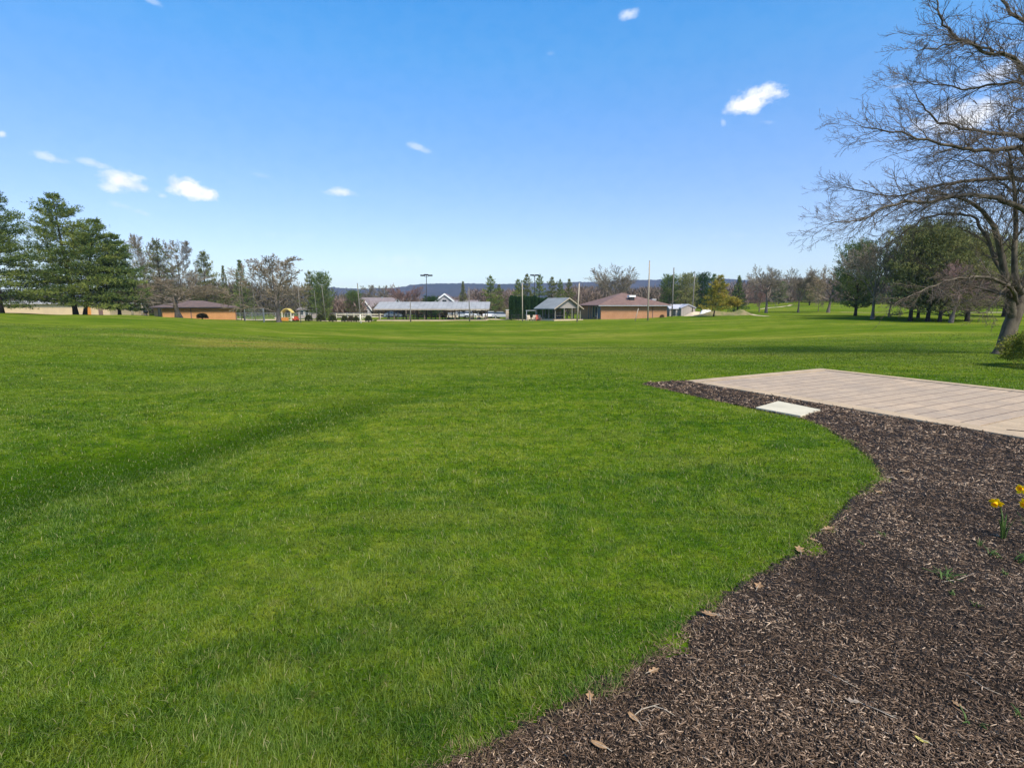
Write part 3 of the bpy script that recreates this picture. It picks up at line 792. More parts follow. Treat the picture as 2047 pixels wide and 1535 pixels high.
def conifer_parts(seed, h, wid, root, mat, style='pine', clear=.08, nb=150, tufts=22, size=.32, trunk_r=None, stems=None, bark='bark_dark', density=1.25, lump=.35, tiers=10):
    """trunk(s) plus tiers of branches carrying plumes of needles"""
    rg = np.random.default_rng(seed); rn = random.Random(seed)
    tr = trunk_r or h * .018
    stems = stems or [((0, 0), (0, 0), 1.0)]
    mb = MB(); Cc, Dd, Tt = [], [], []; segs = []
    for (b0, b1, hf) in stems:
        H_ = h * hf
        path = [(b0[0] + (b1[0]-b0[0]) * t + .02*h*math.sin(t*5+seed)*t*(1-t), b0[1] + (b1[1]-b0[1]) * t, H_ * t - (.2 if t == 0 else 0)) for t in (0, .06, .2, .4, .6, .8, .93, 1)]
        mb.tube(path, [tr*1.35*hf, tr*hf, tr*.88*hf, tr*.7*hf, tr*.5*hf, tr*.28*hf, tr*.12*hf, tr*.04], 9)
        nbs = int(nb * hf)
        for i in range(nbs):
            t = clear + (1 - clear) * ((i + rn.random()) / nbs) ** .85
            if style == 'pine':
                nt0 = tiers; tt0 = (t - clear) / (1 - clear) * nt0
                t = clear + (1 - clear) * min(.995, max(0, math.floor(tt0) + .5 + rn.gauss(0, .19)) / nt0)
            if style == 'pine':      # broad irregular white pine
                prof = (1 - t) ** .68 * (0.82 + .18 * min(1, t / .2)) * (1 + lump * math.sin(math.floor(tt0) * 2.1 + seed))
                rise = -.02 + .75 * t * t + rn.gauss(0, .12)
            elif style == 'spruce':
                prof = (1 - t) ** .95 * (0.8 + .2 * min(1, t / .1)); rise = -.12 + .5 * t + rn.gauss(0, .08)
            elif style == 'round':
                prof = math.sqrt(max(0, 1 - ((t - .38) / .63) ** 2)); rise = .1 + .9 * t + rn.gauss(0, .15)
            else:
                prof = (1 - t) ** .5; rise = .3 + .4 * t + rn.gauss(0, .2)
            bl = max(.06, prof) * wid * .5 * rn.uniform(.62, 1.08) * (.75 + .25 * hf)
            az = i * 2.39996 + rn.uniform(-.4, .4)
            k = min(7, int(t * 7.999)); 
            base = np.array((b0[0] + (b1[0]-b0[0]) * t, b0[1] + (b1[1]-b0[1]) * t, H_ * t))
            e = np.array((math.cos(az), math.sin(az), rise)); 
            p1 = base + np.array((math.cos(az), math.sin(az), 0)) * bl * .5 + np.array((0, 0, rise * bl * .38))
            p2 = base + np.array((math.cos(az), math.sin(az), 0)) * bl + np.array((0, 0, rise * bl * .85 + bl*.05))
            rb = max(.012, tr * .22 * (1 - t) * hf)
            segs.append((*base, *p1, rb, rb*.6)); segs.append((*p1, *p2, rb*.6, rb*.2))
            nt_ = max(4, int(tufts * density * (bl / (wid * .5)) ** .9 * rn.uniform(.6, 1.3)))
            f = .22 + .8 * rg.random(nt_) ** .75
            q = np.where(f[:, None] < .5, base + (p1 - base) * (f[:, None] * 2), p1 + (p2 - p1) * ((f[:, None] - .5) * 2))
            side = np.array((-math.sin(az), math.cos(az), 0))
            spread = bl * .34 * (.35 + .75 * f) 
            q = q + side * (rg.normal(0, .6, nt_) * spread)[:, None] + np.array((0, 0, 1)) * (rg.normal(.03, .085, nt_) * (.5 + bl*.24))[:, None]
            tint = np.clip(rn.uniform(.1, .9) + rg.normal(0, .12, nt_), 0, 1)
            per = 5
            qq = np.repeat(q, per, 0)
            dd = np.array((math.cos(az) * .7, math.sin(az) * .7, .45)) + rg.normal(0, .55, (nt_*per, 3))
            Cc.append(qq + rg.normal(0, size*.25, qq.shape)); Dd.append(dd); Tt.append(np.repeat(tint, per))
    c = np.concatenate(Cc); d = np.concatenate(Dd); t = np.concatenate(Tt); n = len(c)
    V, Fq, tt = needle_cloud(c, d, size * rg.uniform(.6, 1.3, n), size * .26 * rg.uniform(.7, 1.3, n), t, rg)
    V2, F2 = seg_tubes(np.array(segs), 4); nb0 = len(mb.v)
    mb.add(V2, [tuple(f) for f in F2.tolist()])
    mb.build('trunk', M[bark], root, smooth=True)
    np_mesh('crown', V, Fq, M[mat], root, attrs={'tint': tt})

def mpx(Y): return Y * .9887 / F
def gx(px, Y): return at(px, 615, Y)[0]
def gloc(px, Y): x = gx(px, Y); return (x, Y, H(x, Y))

def px_height(px, ytop, Y):
    return at(px, ytop, Y)[2] - H(gx(px, Y), Y)

# big pines on the left rise ------------------------------------------------
def lone_pine(name, label, px, ytop, wpx, Y, seed, mat='pine', group='pines on the left rise', **kw):
    r_ = thing(name, label, 'tree', gloc(px, Y), 0, group)
    h = px_height(px, ytop, Y)
    conifer_parts(seed, h, wpx * mpx(Y), r_, mat, **kw)
    return r_
lone_pine('pine_tree', 'dark spreading pine cut by the left edge of the picture', 2, 372, 215, 62, 11, 'pine', nb=250, tufts=56, size=.30, clear=.05, lump=.2, tiers=12)
lone_pine('pine_tree', 'tallest full green pine with a double trunk on the left rise', 152, 388, 205, 68, 14, 'pine', nb=235, tufts=56, size=.30, clear=.08, tiers=12,
          stems=[((-.1, 0), (-1.2, 0), 1.0), ((.9, .2), (3.4, .5), .80)], lump=.2)
lone_pine('pine_tree', 'low branched pine leaning right of the double trunked pine', 238, 470, 120, 70, 23, 'pine_blue', nb=200, tufts=50, size=.30, clear=.05, tiers=11,
          stems=[((0, 0), (.4, 0), 1.0)], lump=.2)
lone_pine('pine_tree', 'thin see-through pine behind the left bare tree', 325, 484, 135, 96, 31, 'pine_olive', nb=80, tufts=22, size=.42, clear=.25, lump=.4)

# prototypes ---------------------------------------------------------------
def fit(root, h, w, h0, w0): root.scale = (w / w0, w / w0, h / h0)

protos = {}
def use(kind, name, label, px, ytop, wpx, Y, group, mat=None, rot=None, cat='tree', bark=None):
    h = px_height(px, ytop, Y); wd = wpx * mpx(Y)
    rot = (px * 37 % 360) * PI / 180 if rot is None else rot
    if kind not in protos:
        r_ = thing(name, label, cat, gloc(px, Y), rot, group)
        seed = sum(map(ord, kind))
        if kind.startswith('spruce'): conifer_parts(seed, 10, 6, r_, 'pine', 'spruce', .05, 130, 16, .34)
        elif kind.startswith('pine'): conifer_parts(seed, 10, 8, r_, 'pine', 'pine', .12, 120, 20, .36, lump=.3)
        elif kind.startswith('evergreen'): conifer_parts(seed, 10, 8, r_, 'pine', 'round', .06, 150, 22, .38)
        elif kind.startswith('low'): conifer_parts(seed, 10, 10, r_, 'pine', 'round', .10, 230, 30, .34, trunk_r=.30)
        elif kind.startswith('round'): bare_tree_parts(seed, 10, 9, 'round', .02, (M['bark'], M['twig']), r_)
        elif kind.startswith('vase'): bare_tree_parts(seed, 10, 9, 'vase', .02, (M['bark'], M['twig_grey']), r_)
        elif kind.startswith('spread'): bare_tree_parts(seed, 10, 12, 'spread', .02, (M['bark'], M['twig']), r_)
        protos[kind] = (r_, 10, {'spruce': 6, 'pine': 8, 'evergr': 8, 'low': 10, 'round': 9, 'vase': 9, 'spread': 12}.get(kind[:6].rstrip('_ab12'), 8))
    else:
        r_ = dup(protos[kind][0]); r_.name = name
        r_.location = gloc(px, Y); r_.rotation_euler = (0, 0, rot); tag(r_, label, cat, group)
    fit(r_, h, wd, protos[kind][1], protos[kind][2])
    return r_
def use_safe(*a, **k):
    r_ = use(*a, **k)
    mat = k.get('mat'); bark = k.get('bark')
    for ch in r_.children:
        nm = ch.name.split('.')[0]
        mm = M[mat] if (mat and nm == 'crown') else (M[bark] if (bark and nm == 'trunk') else None)
        if mm: ch.material_slots[0].link = 'OBJECT'; ch.material_slots[0].material = mm
    return r_
G1 = 'bare trees near the brick building'; G2 = 'evergreens along the far side of the field'; G3 = 'bare trees on the right slope'; G4 = 'pine grove on the right'
T = use_safe
T('spread_a', 'bare_tree', 'low spreading bare tree in front of the left brick building', 356, 540, 185, 76, G1, mat='twig')
T('round_a', 'bare_tree', 'tall thin bare tree rising above the left brick building', 366, 477, 80, 99, G1, mat='twig_grey')
T('round_a', 'bare_tree', 'bare treetop between the left pines and thin pine', 290, 466, 75, 104, G1, mat='twig_grey')
T('pine_a', 'pine_tree', 'broad pine behind the ridge of the left brick building', 415, 505, 80, 104, G2, mat='pine_olive')
T('spruce_a', 'spruce_tree', 'pointed spruce at the right end of the left brick roof', 452, 533, 36, 108, G2, mat='pine_olive')
T('spruce_a', 'spruce_tree', 'pointed spruce left of the big round bare tree', 486, 522, 62, 104, G2, mat='pine_blue')
T('round_b', 'bare_tree', 'large round bare tree behind the net poles on the left', 556, 505, 165, 80, G1)
T('pine_a', 'pine_tree', 'open topped pine peeking out right of the round bare tree', 622, 544, 52, 104, G2, mat='pine_olive')
T('evergreen_a', 'evergreen_tree', 'dense dark evergreen beside the two slim poles', 645, 553, 46, 100, G2, mat='pine_blue')
T('evergreen_a', 'evergreen_tree', 'dark evergreen left of the grey gabled house', 708, 586, 38, 122, G2, mat='pine_blue')
T('vase_a', 'bare_tree', 'reddish vase shaped bare tree behind the long pavilion', 812, 566, 66, 122, G1, mat='twig_red')
T('round_a', 'bare_tree', 'bare tree above the roof of the grey gabled house', 742, 569, 42, 170, G1, mat='twig_grey')
T('round_b', 'bare_tree', 'bare tree right of the one above the grey house', 768, 568, 38, 170, G1, mat='twig_grey')
T('evergreen_a', 'evergreen_tree', 'clipped wide evergreen dome behind the long pavilion', 862, 596, 42, 112, G2, mat='cedar')
T('spruce_a', 'spruce_tree', 'small pointed spruce behind the long pavilion roof', 926, 564, 34, 128, G2, mat='pine_olive')
T('pine_a', 'pine_tree', 'tall pine at the right end of the long pavilion', 981, 553, 52, 116, G2, mat='pine')
T('pine_b', 'pine_tree', 'shorter pine tucked right of the pavilion pine', 998, 570, 36, 119, G2, mat='pine_olive')
for i, (px, yt, wp, lb) in enumerate([(1036, 560, 44, 'leftmost pine behind the clipped cedar hedge'), (1053, 549, 46, 'pine rising behind the middle of the cedar hedge'),
        (1078, 551, 44, 'pine just right of the dark twin lamp'), (1103, 555, 46, 'broad pine above the gabled pavilion ridge'),
        (1119, 560, 34, 'narrow pine right of the pavilion ridge'), (1137, 559, 36, 'rightmost pine of the row behind the gabled pavilion')]):
    T('pine_b' if i % 2 else 'pine_a', 'pine_tree', lb, px, yt, wp, 122 + 2 * (i % 3), G2, mat='pine_olive' if i % 2 else 'pine', rot=i * 1.1)
T('vase_b', 'bare_tree', 'large vase shaped bare tree behind the right brick roof', 1230, 526, 92, 122, G1, mat='twig_grey')
T('evergreen_a', 'evergreen_tree', 'dark evergreen between the two right net poles and roof', 1337, 556, 42, 128, G2, mat='pine_blue')
T('evergreen_b', 'evergreen_tree', 'brownish green evergreen above the taupe shed', 1371, 553, 48, 122, G2, mat='pine_dim')
T('evergreen_b', 'evergreen_tree', 'dark green evergreen just right of the last net pole', 1402, 552, 42, 124, G2, mat='cedar')
T('pine_b', 'pine_tree', 'dark pine behind the crown of the yellow conifer', 1424, 549, 46, 126, G2, mat='pine_blue')
T('spruce_b', 'spruce_tree', 'dark green spruce right of the yellow conifer', 1474, 553, 46, 104, G2, mat='pine_blue')
# yellow conifer
r_ = thing('conifer_tree', 'yellow green conifer with layered boughs by the sand mound', 'tree', gloc(1427, 90), 0, G2)
conifer_parts(77, px_height(1427, 553, 90), 66 * mpx(90), r_, 'pine_yellow', 'pine', .14, 90, 26, .34, stems=[((0, 0), (.9, 0), 1.0)], lump=.15)
r_ = thing('sapling', 'low flat topped young conifer right of the yellow conifer', 'tree', gloc(1461, 96), 0, G2)
conifer_parts(78, px_height(1461, 600, 96), 30 * mpx(96), r_, 'pine_yellow', 'round', .5, 40, 18, .3, stems=[((-.6, 0), (-.4, 0), 1.0), ((.6, 0), (.5, 0), .95)])
# right slope bare trees
T('spread_b', 'bare_tree', 'bare tree with wide fan crown on the right slope', 1532, 527, 78, 100, G3, mat='twig_grey')
T('round_c', 'bare_tree', 'small reddish bare tree left of the fan crowned tree', 1518, 560, 44, 108, G3, mat='twig_red')
T('vase_b', 'bare_tree', 'slender bare tree in the middle of the right slope', 1596, 530, 58, 100, G3, mat='twig_grey')
T('spread_b', 'bare_tree', 'thick trunked bare tree left of the pine grove', 1656, 526, 84, 98, G3, mat='twig')
T('round_c', 'bare_tree', 'thin young bare tree beside the thick trunked one', 1636, 570, 24, 106, G3, mat='twig_grey')
T('evergreen_b', 'evergreen_tree', 'far dark evergreen behind the slender bare tree', 1617, 560, 46, 150, G3, mat='pine_dim')
T('evergreen_a', 'evergreen_tree', 'far blue green evergreen on the slope horizon', 1556, 567, 30, 165, G3, mat='pine_blue')
T('low_a', 'pine_tree', 'drooping pine at the left end of the right grove', 1711, 500, 92, 74, G4, mat='pine_blue')
T('vase_a', 'bare_tree', 'tall many stemmed bare tree in front of the grove', 1746, 462, 104, 66, G4, mat='twig_grey')
T('round_b', 'bare_tree', 'half hidden bare tree just inside the grove', 1778, 520, 60, 70, G4, mat='twig')
for i, (px, yt, wp, Yg, lb) in enumerate([(1822, 470, 118, 62, 'leftmost broad pine of the dark grove'), (1837, 482, 90, 66, 'second pine trunk of the dark grove'),
        (1857, 466, 120, 61, 'tallest rounded pine in the dark grove'), (1881, 478, 110, 60, 'pine right of the tallest one in the grove'),
        (1936, 486, 130, 60, 'rightmost grove pine with leaning black trunk')]):
    T('low_a' if i % 2 else 'low_b', 'pine_tree', lb, px, yt, wp, Yg, G4, mat='pine_dim' if i != 2 else 'pine_olive', rot=i * 1.9)
T('spread_a', 'bare_tree', 'bare grey trunked tree among the grove pines', 1904, 500, 120, 58, G4, mat='twig_red')
T('low_a', 'pine_tree', 'dark pine behind the big bare tree at the right edge', 2010, 500, 150, 70, G4, mat='pine_dim')

# far wood as one mass ------------------------------------------------------
def make_wood():
    rg = np.random.default_rng(99); Cs, Ds, Ts, Ls, Ws = [], [], [], [], []
    spec = []
    def band(p0, p1, top, Y0, Y1, n, base=.5, tj=5):
        for _ in range(n):
            spec.append((rg.uniform(p0, p1), top + rg.uniform(0, tj), rg.uniform(Y0, Y1), base))
    band(655, 715, 600, 118, 135, 16, .8, 12); band(660, 790, 586, 180, 220, 20, .3, 8); band(785, 945, 592, 160, 200, 22, .5, 10); band(940, 1045, 578, 150, 180, 30, .6, 12)
    band(1120, 1340, 572, 140, 175, 60, .5, 14); band(1300, 1480, 572, 150, 180, 26, .5, 12); band(1470, 1700, 555, 175, 215, 84, .55, 14)
    band(1690, 2100, 540, 150, 180, 50, .4, 20); band(270, 660, 562, 122, 140, 60, .0, 18); band(750, 985, 614, 126, 134, 46, .25, 8); band(-150, 200, 585, 150, 170, 20, .3, 10)
    for px, yt, Y, tb in spec:
        x = gx(px, Y); z0 = H(x, Y); top = at(px, yt, Y)[2]; h = max(2.5, top - z0); wd = rg.uniform(.35, .55) * h + 1
        n = 340
        u = rg.random(n); ph = rg.uniform(0, 2*PI, n); rr = np.sqrt(rg.random(n)) * wd * np.sqrt(np.clip(1 - ((u-.5)/.55)**2, 0.05, 1))
        c = np.stack([x + rr*np.cos(ph), Y + rr*np.sin(ph), z0 + u * h * .92], -1)
        d = np.stack([np.cos(ph)*.5, np.sin(ph)*.5, np.full(n, 1.0)], -1) + rg.normal(0, .35, (n, 3))
        Cs.append(c); Ds.append(d); Ts.append(np.clip(tb + rg.uniform(-.25, .25) + rg.normal(0, .1, n), 0, 1))
        Ls.append(rg.uniform(.8, 2.0, n)); Ws.append(np.full(n, .16) * rg.uniform(.5, 1.6, n))
    V, Fq, t = needle_cloud(np.concatenate(Cs), np.concatenate(Ds), np.concatenate(Ls), np.concatenate(Ws), np.concatenate(Ts), rg)
    tag(np_mesh('far_wood', V, Fq, M['wood_brown'], attrs={'tint': t}), 'brown leafless wood behind the buildings', 'wood', kind='stuff')
make_wood()

# big bare tree at the right edge -------------------------------------------
def big_tree():
    bx, by = 16.9, 17.6
    r_ = thing('bare_tree', 'huge bare tree spreading over the right edge above the yew', 'tree', (bx, by, H(bx, by)), 0, G3)
    org = np.array(r_.location)
    def path(pts):
        return [at(px, py, by + dy) - org for px, py, dy in pts]
    rn = random.Random(5)
    limbs = [  # (pixel x, pixel y, depth offset) along the limb, start radius, end radius
        ([(2003,712,0),(2012,680,0),(2024,640,0),(2045,590,0),(2070,520,.2),(2088,420,.3),(2100,290,.2),(2112,150,0),(2120,20,0),(2125,-90,.2)], .26, .08),
        ([(2024,640,0),(2018,600,-.2),(2008,550,-.4),(1999,500,-.5),(1985,452,-.6),(1955,415,-.8),(1915,395,-1),(1880,388,-1.3)], .19, .03),
        ([(2045,590,0),(2030,560,-.3),(2028,500,-.4),(2030,440,-.3),(2026,370,-.3),(2015,300,-.5)], .15, .03),
        ([(2100,290,.2),(2090,200,.5),(2060,150,.2),(2010,112,0),(1960,103,-.2),(1905,66,-.4),(1880,30,-.5),(1868,-10,-.5)], .12, .02),
        ([(2112,150,0),(2060,60,0),(2010,10,0),(1985,-40,0)], .10, .03),
        ([(1985,104,-.1),(1930,88,-.6),(1870,95,-1),(1830,100,-1.2)], .05, .012),
        ([(2095,330,.2),(2047,280,.3),(1990,268,.2),(1950,262,0),(1890,248,-.3),(1850,222,-.4),(1832,190,-.4)], .11, .014),
        ([(2092,380,.2),(2047,302,-.8),(1990,300,-1),(1940,298,-1.2),(1870,285,-1.5),(1800,268,-1.6),(1720,252,-1.7)], .13, .012),
        ([(2090,400,.2),(2047,362,.6),(1980,358,.8),(1900,365,1),(1830,385,1.2),(1770,392,1.4),(1690,372,1.5)], .13, .012),
        ([(2080,470,.2),(2047,420,-.6),(1990,398,-1),(1930,390,-1.3),(1860,402,-1.5),(1790,405,-1.8),(1720,440,-2),(1658,446,-2.1)], .14, .012),
        ([(2014,580,-.2),(1960,450,.5),(1915,430,.8),(1860,432,1.2),(1800,470,1.5),(1755,505,1.7)], .08, .012),
        ([(2110,180,0),(2060,165,.8),(2000,168,1),(1940,178,1.1),(1870,170,1.3),(1808,158,1.4)], .09, .012),
        ([(2035,610,0),(2010,566,-1.2),(1960,555,-1.6),(1900,562,-2),(1840,582,-2.3),(1785,608,-2.5)], .09, .012),
        ([(2040,600,0),(2005,590,.8),(1950,575,1.2),(1880,548,1.6),(1820,520,1.9)], .08, .012),
        ([(2050,580,0),(2015,570,-.4),(1990,600,-1),(1960,625,-1.4),(1925,600,-1.8)], .05, .01),
        ([(2088,440,.2),(2060,390,1.0),(2010,372,1.4),(1950,330,1.8),(1890,318,2.0)], .09, .012),
        # the half outside the picture
        ([(2060,560,0),(2130,480,-.5),(2230,400,-1),(2330,370,-1.5),(2420,360,-1.8)], .16, .02),
        ([(2088,420,.3),(2160,320,.6),(2260,240,1),(2350,200,1.4)], .14, .02),
        ([(2100,290,.2),(2170,180,0),(2250,90,-.5),(2330,30,-1)], .12, .02),
        ([(2110,150,0),(2160,40,.4),(2200,-60,.6)], .09, .02),
        ([(2075,500,.2),(2090,440,2),(2110,380,4),(2120,340,5.5)], .12, .02),
        ([(2095,330,.2),(2080,260,-2),(2070,200,-3.6),(2050,150,-4.6)], .10, .02),
    ]
    mb = MB(); segs = []
    for li, (pts, r0, r1) in enumerate(limbs):
        if li > 0: r0, r1 = r0 * .78, r1 * .9
        raw = np.array(path(pts)); 
        # resample with Catmull-Rom and a little wobble
        P_ = [raw[0]]; n = len(raw)
        for i in range(n-1):
            a, b, c, d = raw[max(i-1, 0)], raw[i], raw[i+1], raw[min(i+2, n-1)]
            for t in (.25, .5, .75, 1.0):
                q = .5*((2*b)+(-a+c)*t+(2*a-5*b+4*c-d)*t*t+(-a+3*b-3*c+d)*t**3)
                P_.append(q + np.array([rn.gauss(0, 1) for _ in range(3)]) * (.006 if li < 3 else .028))
        rad = [r0 + (r1 - r0) * (i/(len(P_)-1)) ** .8 for i in range(len(P_))]
        if li == 0: rad[0] *= 1.45; rad[1] *= 1.15
        mb.tube(P_, rad, 12 if li < 3 else 8)
        # side branches
        acc = 0; side = 1; tot = sum(np.linalg.norm(P_[i+1]-P_[i]) for i in range(len(P_)-1)); run = 0
        for i in range(len(P_)-1):
            step = np.linalg.norm(P_[i+1]-P_[i]); run += step; acc += step
            f = run / tot
            if li == 0 and f < .5: acc = 0; continue
            if li in (1, 2) and f < .3: acc = 0; continue
            if f < .1: acc = 0; continue
            while acc > .155:
                acc -= .155
                dd = unit(P_[i+1]-P_[i]); base = P_[i] + (P_[i+1]-P_[i]) * rn.random()
                # twigs leave in a flattened fan, reaching outward and slightly down
                az = rn.uniform(0, 2*PI); a = unit(np.cross(dd, (0, 0, 1))); b = np.cross(a, dd)
                lat = unit(a * math.cos(az) + b * math.sin(az) * .75)
                ang = rn.uniform(.35, .75)
                d0 = unit(dd * math.cos(ang) + lat * math.sin(ang))
                L = (.5 + 1.25 * (1 - abs(f - .45))) * rn.uniform(.5, 1.1) * (1.1 if li not in (5, 12, 13, 14) else .6)
                rr = min(rad[i] * .45, .017 * rn.uniform(.7, 1.2))
                branch(segs, rn, base, d0, L, max(rr, .006), 0)
        branch(segs, rn, P_[-1], unit(P_[-1]-P_[-2]), .9, r1 * .8, 0)
    mb.build('trunk', M['bark_big'], r_, smooth=True)
    S = np.array(segs)
    V, Fq = seg_tubes(S, 3); np_mesh('crown', V, Fq, M['twig_big'], r_)
    return len(segs)
def branch(segs, rn, p, d, L, r, lvl):
    n = (6, 4, 3)[lvl]; st = L / n
    for i in range(n):
        d = unit(d + np.array((rn.gauss(0, .13), rn.gauss(0, .13), rn.gauss(0, .12) + (.045 if lvl else -.015))))
        q = p + d * st; r1 = max(r * (1 - .75 * (i+1)/n), .0032)
        segs.append((*p, *q, max(r * (1 - .75 * i/n), .0032), r1))
        if lvl < 2:
            for _ in range((2, 2)[lvl] if i > 0 or lvl else 1):
                if rn.random() < (.85, .7)[lvl]:
                    a = unit(np.cross(d, np.array((rn.gauss(0, 1), rn.gauss(0, 1), rn.gauss(0, 1)))))
                    ang = rn.uniform(.4, .85)
                    branch(segs, rn, q, unit(d*math.cos(ang)+a*math.sin(ang)), L * rn.uniform(.28, .5) * (1 - .35*i/n), max(r*.5, .0034), lvl+1)
        p = q
big_tree()

# shrubs -------------------------------------------------------------------
def shrub(name, label, loc, rx, ry, h, mat, n, size, group=None, seed=1, stem='bark_dark', upright=0.3):
    r_ = thing(name, label, 'shrub', loc, 0, group); rg = np.random.default_rng(seed)
    ph = rg.uniform(0, 2*PI, n); ct = rg.uniform(-.35, 1, n); st = np.sqrt(1-np.clip(ct, -1, 1)**2)
    rr = (.55 + .45 * rg.random(n) ** .4) * (1 + .10*np.sin(ph*5+ct*6) + .07*np.sin(ph*11-ct*9))
    nrm = np.stack([np.cos(ph)*st, np.sin(ph)*st, ct], -1)
    c = nrm * rr[:, None] * np.array((rx, ry, h*.6)); c[:, 2] += h*.38; c[:, 2] = np.maximum(c[:, 2], .02)
    d = nrm + rg.normal(0, .5, (n, 3)) + np.array((0, 0, upright))
    V, Fq, t = needle_cloud(c, d, size*rg.uniform(.6, 1.3, n), size*.42*rg.uniform(.7, 1.3, n), np.clip(.5 + .25*np.sin(ph*5+ct*6) + rg.normal(0, .15, n), 0, 1), rg)
    np_mesh('foliage', V, Fq, M[mat], r_, attrs={'tint': t})
    mb = MB()
    for k in range(7):
        a = k*.9; mb.tube([(0, 0, -.05), (rx*.25*math.cos(a), ry*.25*math.sin(a), h*.35), (rx*.5*math.cos(a), ry*.5*math.sin(a), h*.7)], [rx*.05, rx*.035, rx*.015], 5)
    mb.build('stem', M[stem], r_)
    return r_
x, y = ground(2052, 738)
shrub('yew_bush', 'golden green yew bush at the right edge beyond the patio', (x+.95, y+.35, H(x, y)), .98, .95, 1.0, 'yew', 16000, .055, seed=5, upright=.2)
first = None
for i, (px, s, lb) in enumerate([(616, 1.0, 'leftmost ball shrub along the path, near the stone hut'), (640, 1.15, 'second ball shrub, left of the leaning slim pole'), (664, 1.1, 'third ball shrub from the left along the path'),
                          (688, .95, 'fourth ball shrub from the left along the path'), (701, .9, 'brownish ball shrub left of the white post'), (711, .85, 'small ball shrub touching the left of the white post'), (736, 1.0, 'ball shrub right of the white post')]):
    Y = 92; loc = gloc(px, Y)
    if first is None:
        first = shrub('ball_shrub', lb, loc, .55, .55, 1.15, 'boxwood', 1900, .17, 'clipped ball shrubs along the path', 9); o = first
    else:
        o = dup(first); o.name = 'ball_shrub'; o.location = loc; tag(o, lb)
    o.scale = (s, s, s)
    if i == 4:
        for ch in o.children:
            if ch.name.startswith('foliage'): ch.material_slots[0].link = 'OBJECT'; ch.material_slots[0].material = M['brownbush']
shrub('wild_shrub', 'low brown shrub in front of the left brick building', gloc(403, 82), .75, .6, .85, 'brownbush', 2200, .2, seed=21, upright=1.2)
shrub('wild_shrub', 'tiny dark shrub at the foot of the right brick wall', gloc(1324, 93), .35, .3, .5, 'brownbush', 500, .14, seed=22)

# clipped cedar hedge: each column is a plant
hp = None
cols = [1023 + i * 7.6 for i in range(14)]
for i, px in enumerate(cols):
    lb = 'dense upright cedar in the clipped hedge beside the gabled pavilion'
    loc = gloc(px, 104 + .4 * (i % 2)); hh = px_height(px, (592 if i < 7 else 596) + (i * 7 % 3), 104)
    if hp is None:
        hp = thing('cedar_shrub', lb, 'shrub', loc, 0, 'upright cedars forming the hedge'); rg = np.random.default_rng(8); n = 3600
        z = rg.random(n)**.9; ph = rg.uniform(0, 2*PI, n); rad = .44*np.minimum(1, (1-z)/.12 + .12)**.7*(.85+.25*rg.random(n))
        c = np.stack([rad*np.cos(ph), rad*np.sin(ph), z*4.4], -1); d = np.stack([np.cos(ph)*.5, np.sin(ph)*.5, np.ones(n)], -1)+rg.normal(0, .2, (n, 3))
        V, Fq, t = needle_cloud(c, d, .3*rg.uniform(.7, 1.3, n), .12*rg.uniform(.7, 1.3, n), np.clip(rg.normal(.45, .2, n), 0, 1), rg)
        np_mesh('crown', V, Fq, M['cedar'], hp, attrs={'tint': t}); MB().tube([(0,0,-.1),(0,0,1.5),(0,0,4.1)], [.09,.07,.02], 6).build('trunk', M['bark_dark'], hp)
        o = hp
    else:
        o = dup(hp); o.name = 'cedar_shrub'; o.location = loc
    o.scale = (1.0, 1.0, hh / 4.5); o.rotation_euler = (0, 0, i * 1.3)
    ord_ = ['first', 'second', 'third', 'fourth', 'fifth', 'sixth', 'seventh', 'eighth', 'ninth', 'tenth', 'eleventh', 'twelfth', 'thirteenth', 'last'][i]
    tag(o, f'{ord_} upright cedar from the left in the clipped hedge')
# ------------------------------------------------------------------ buildings
def solveW(px0, Y0, px1, phi):
    x0 = gx(px0, Y0); k = gx(px1, 100) / 100
    return (k * Y0 - x0) / (math.cos(phi) - k * math.sin(phi))

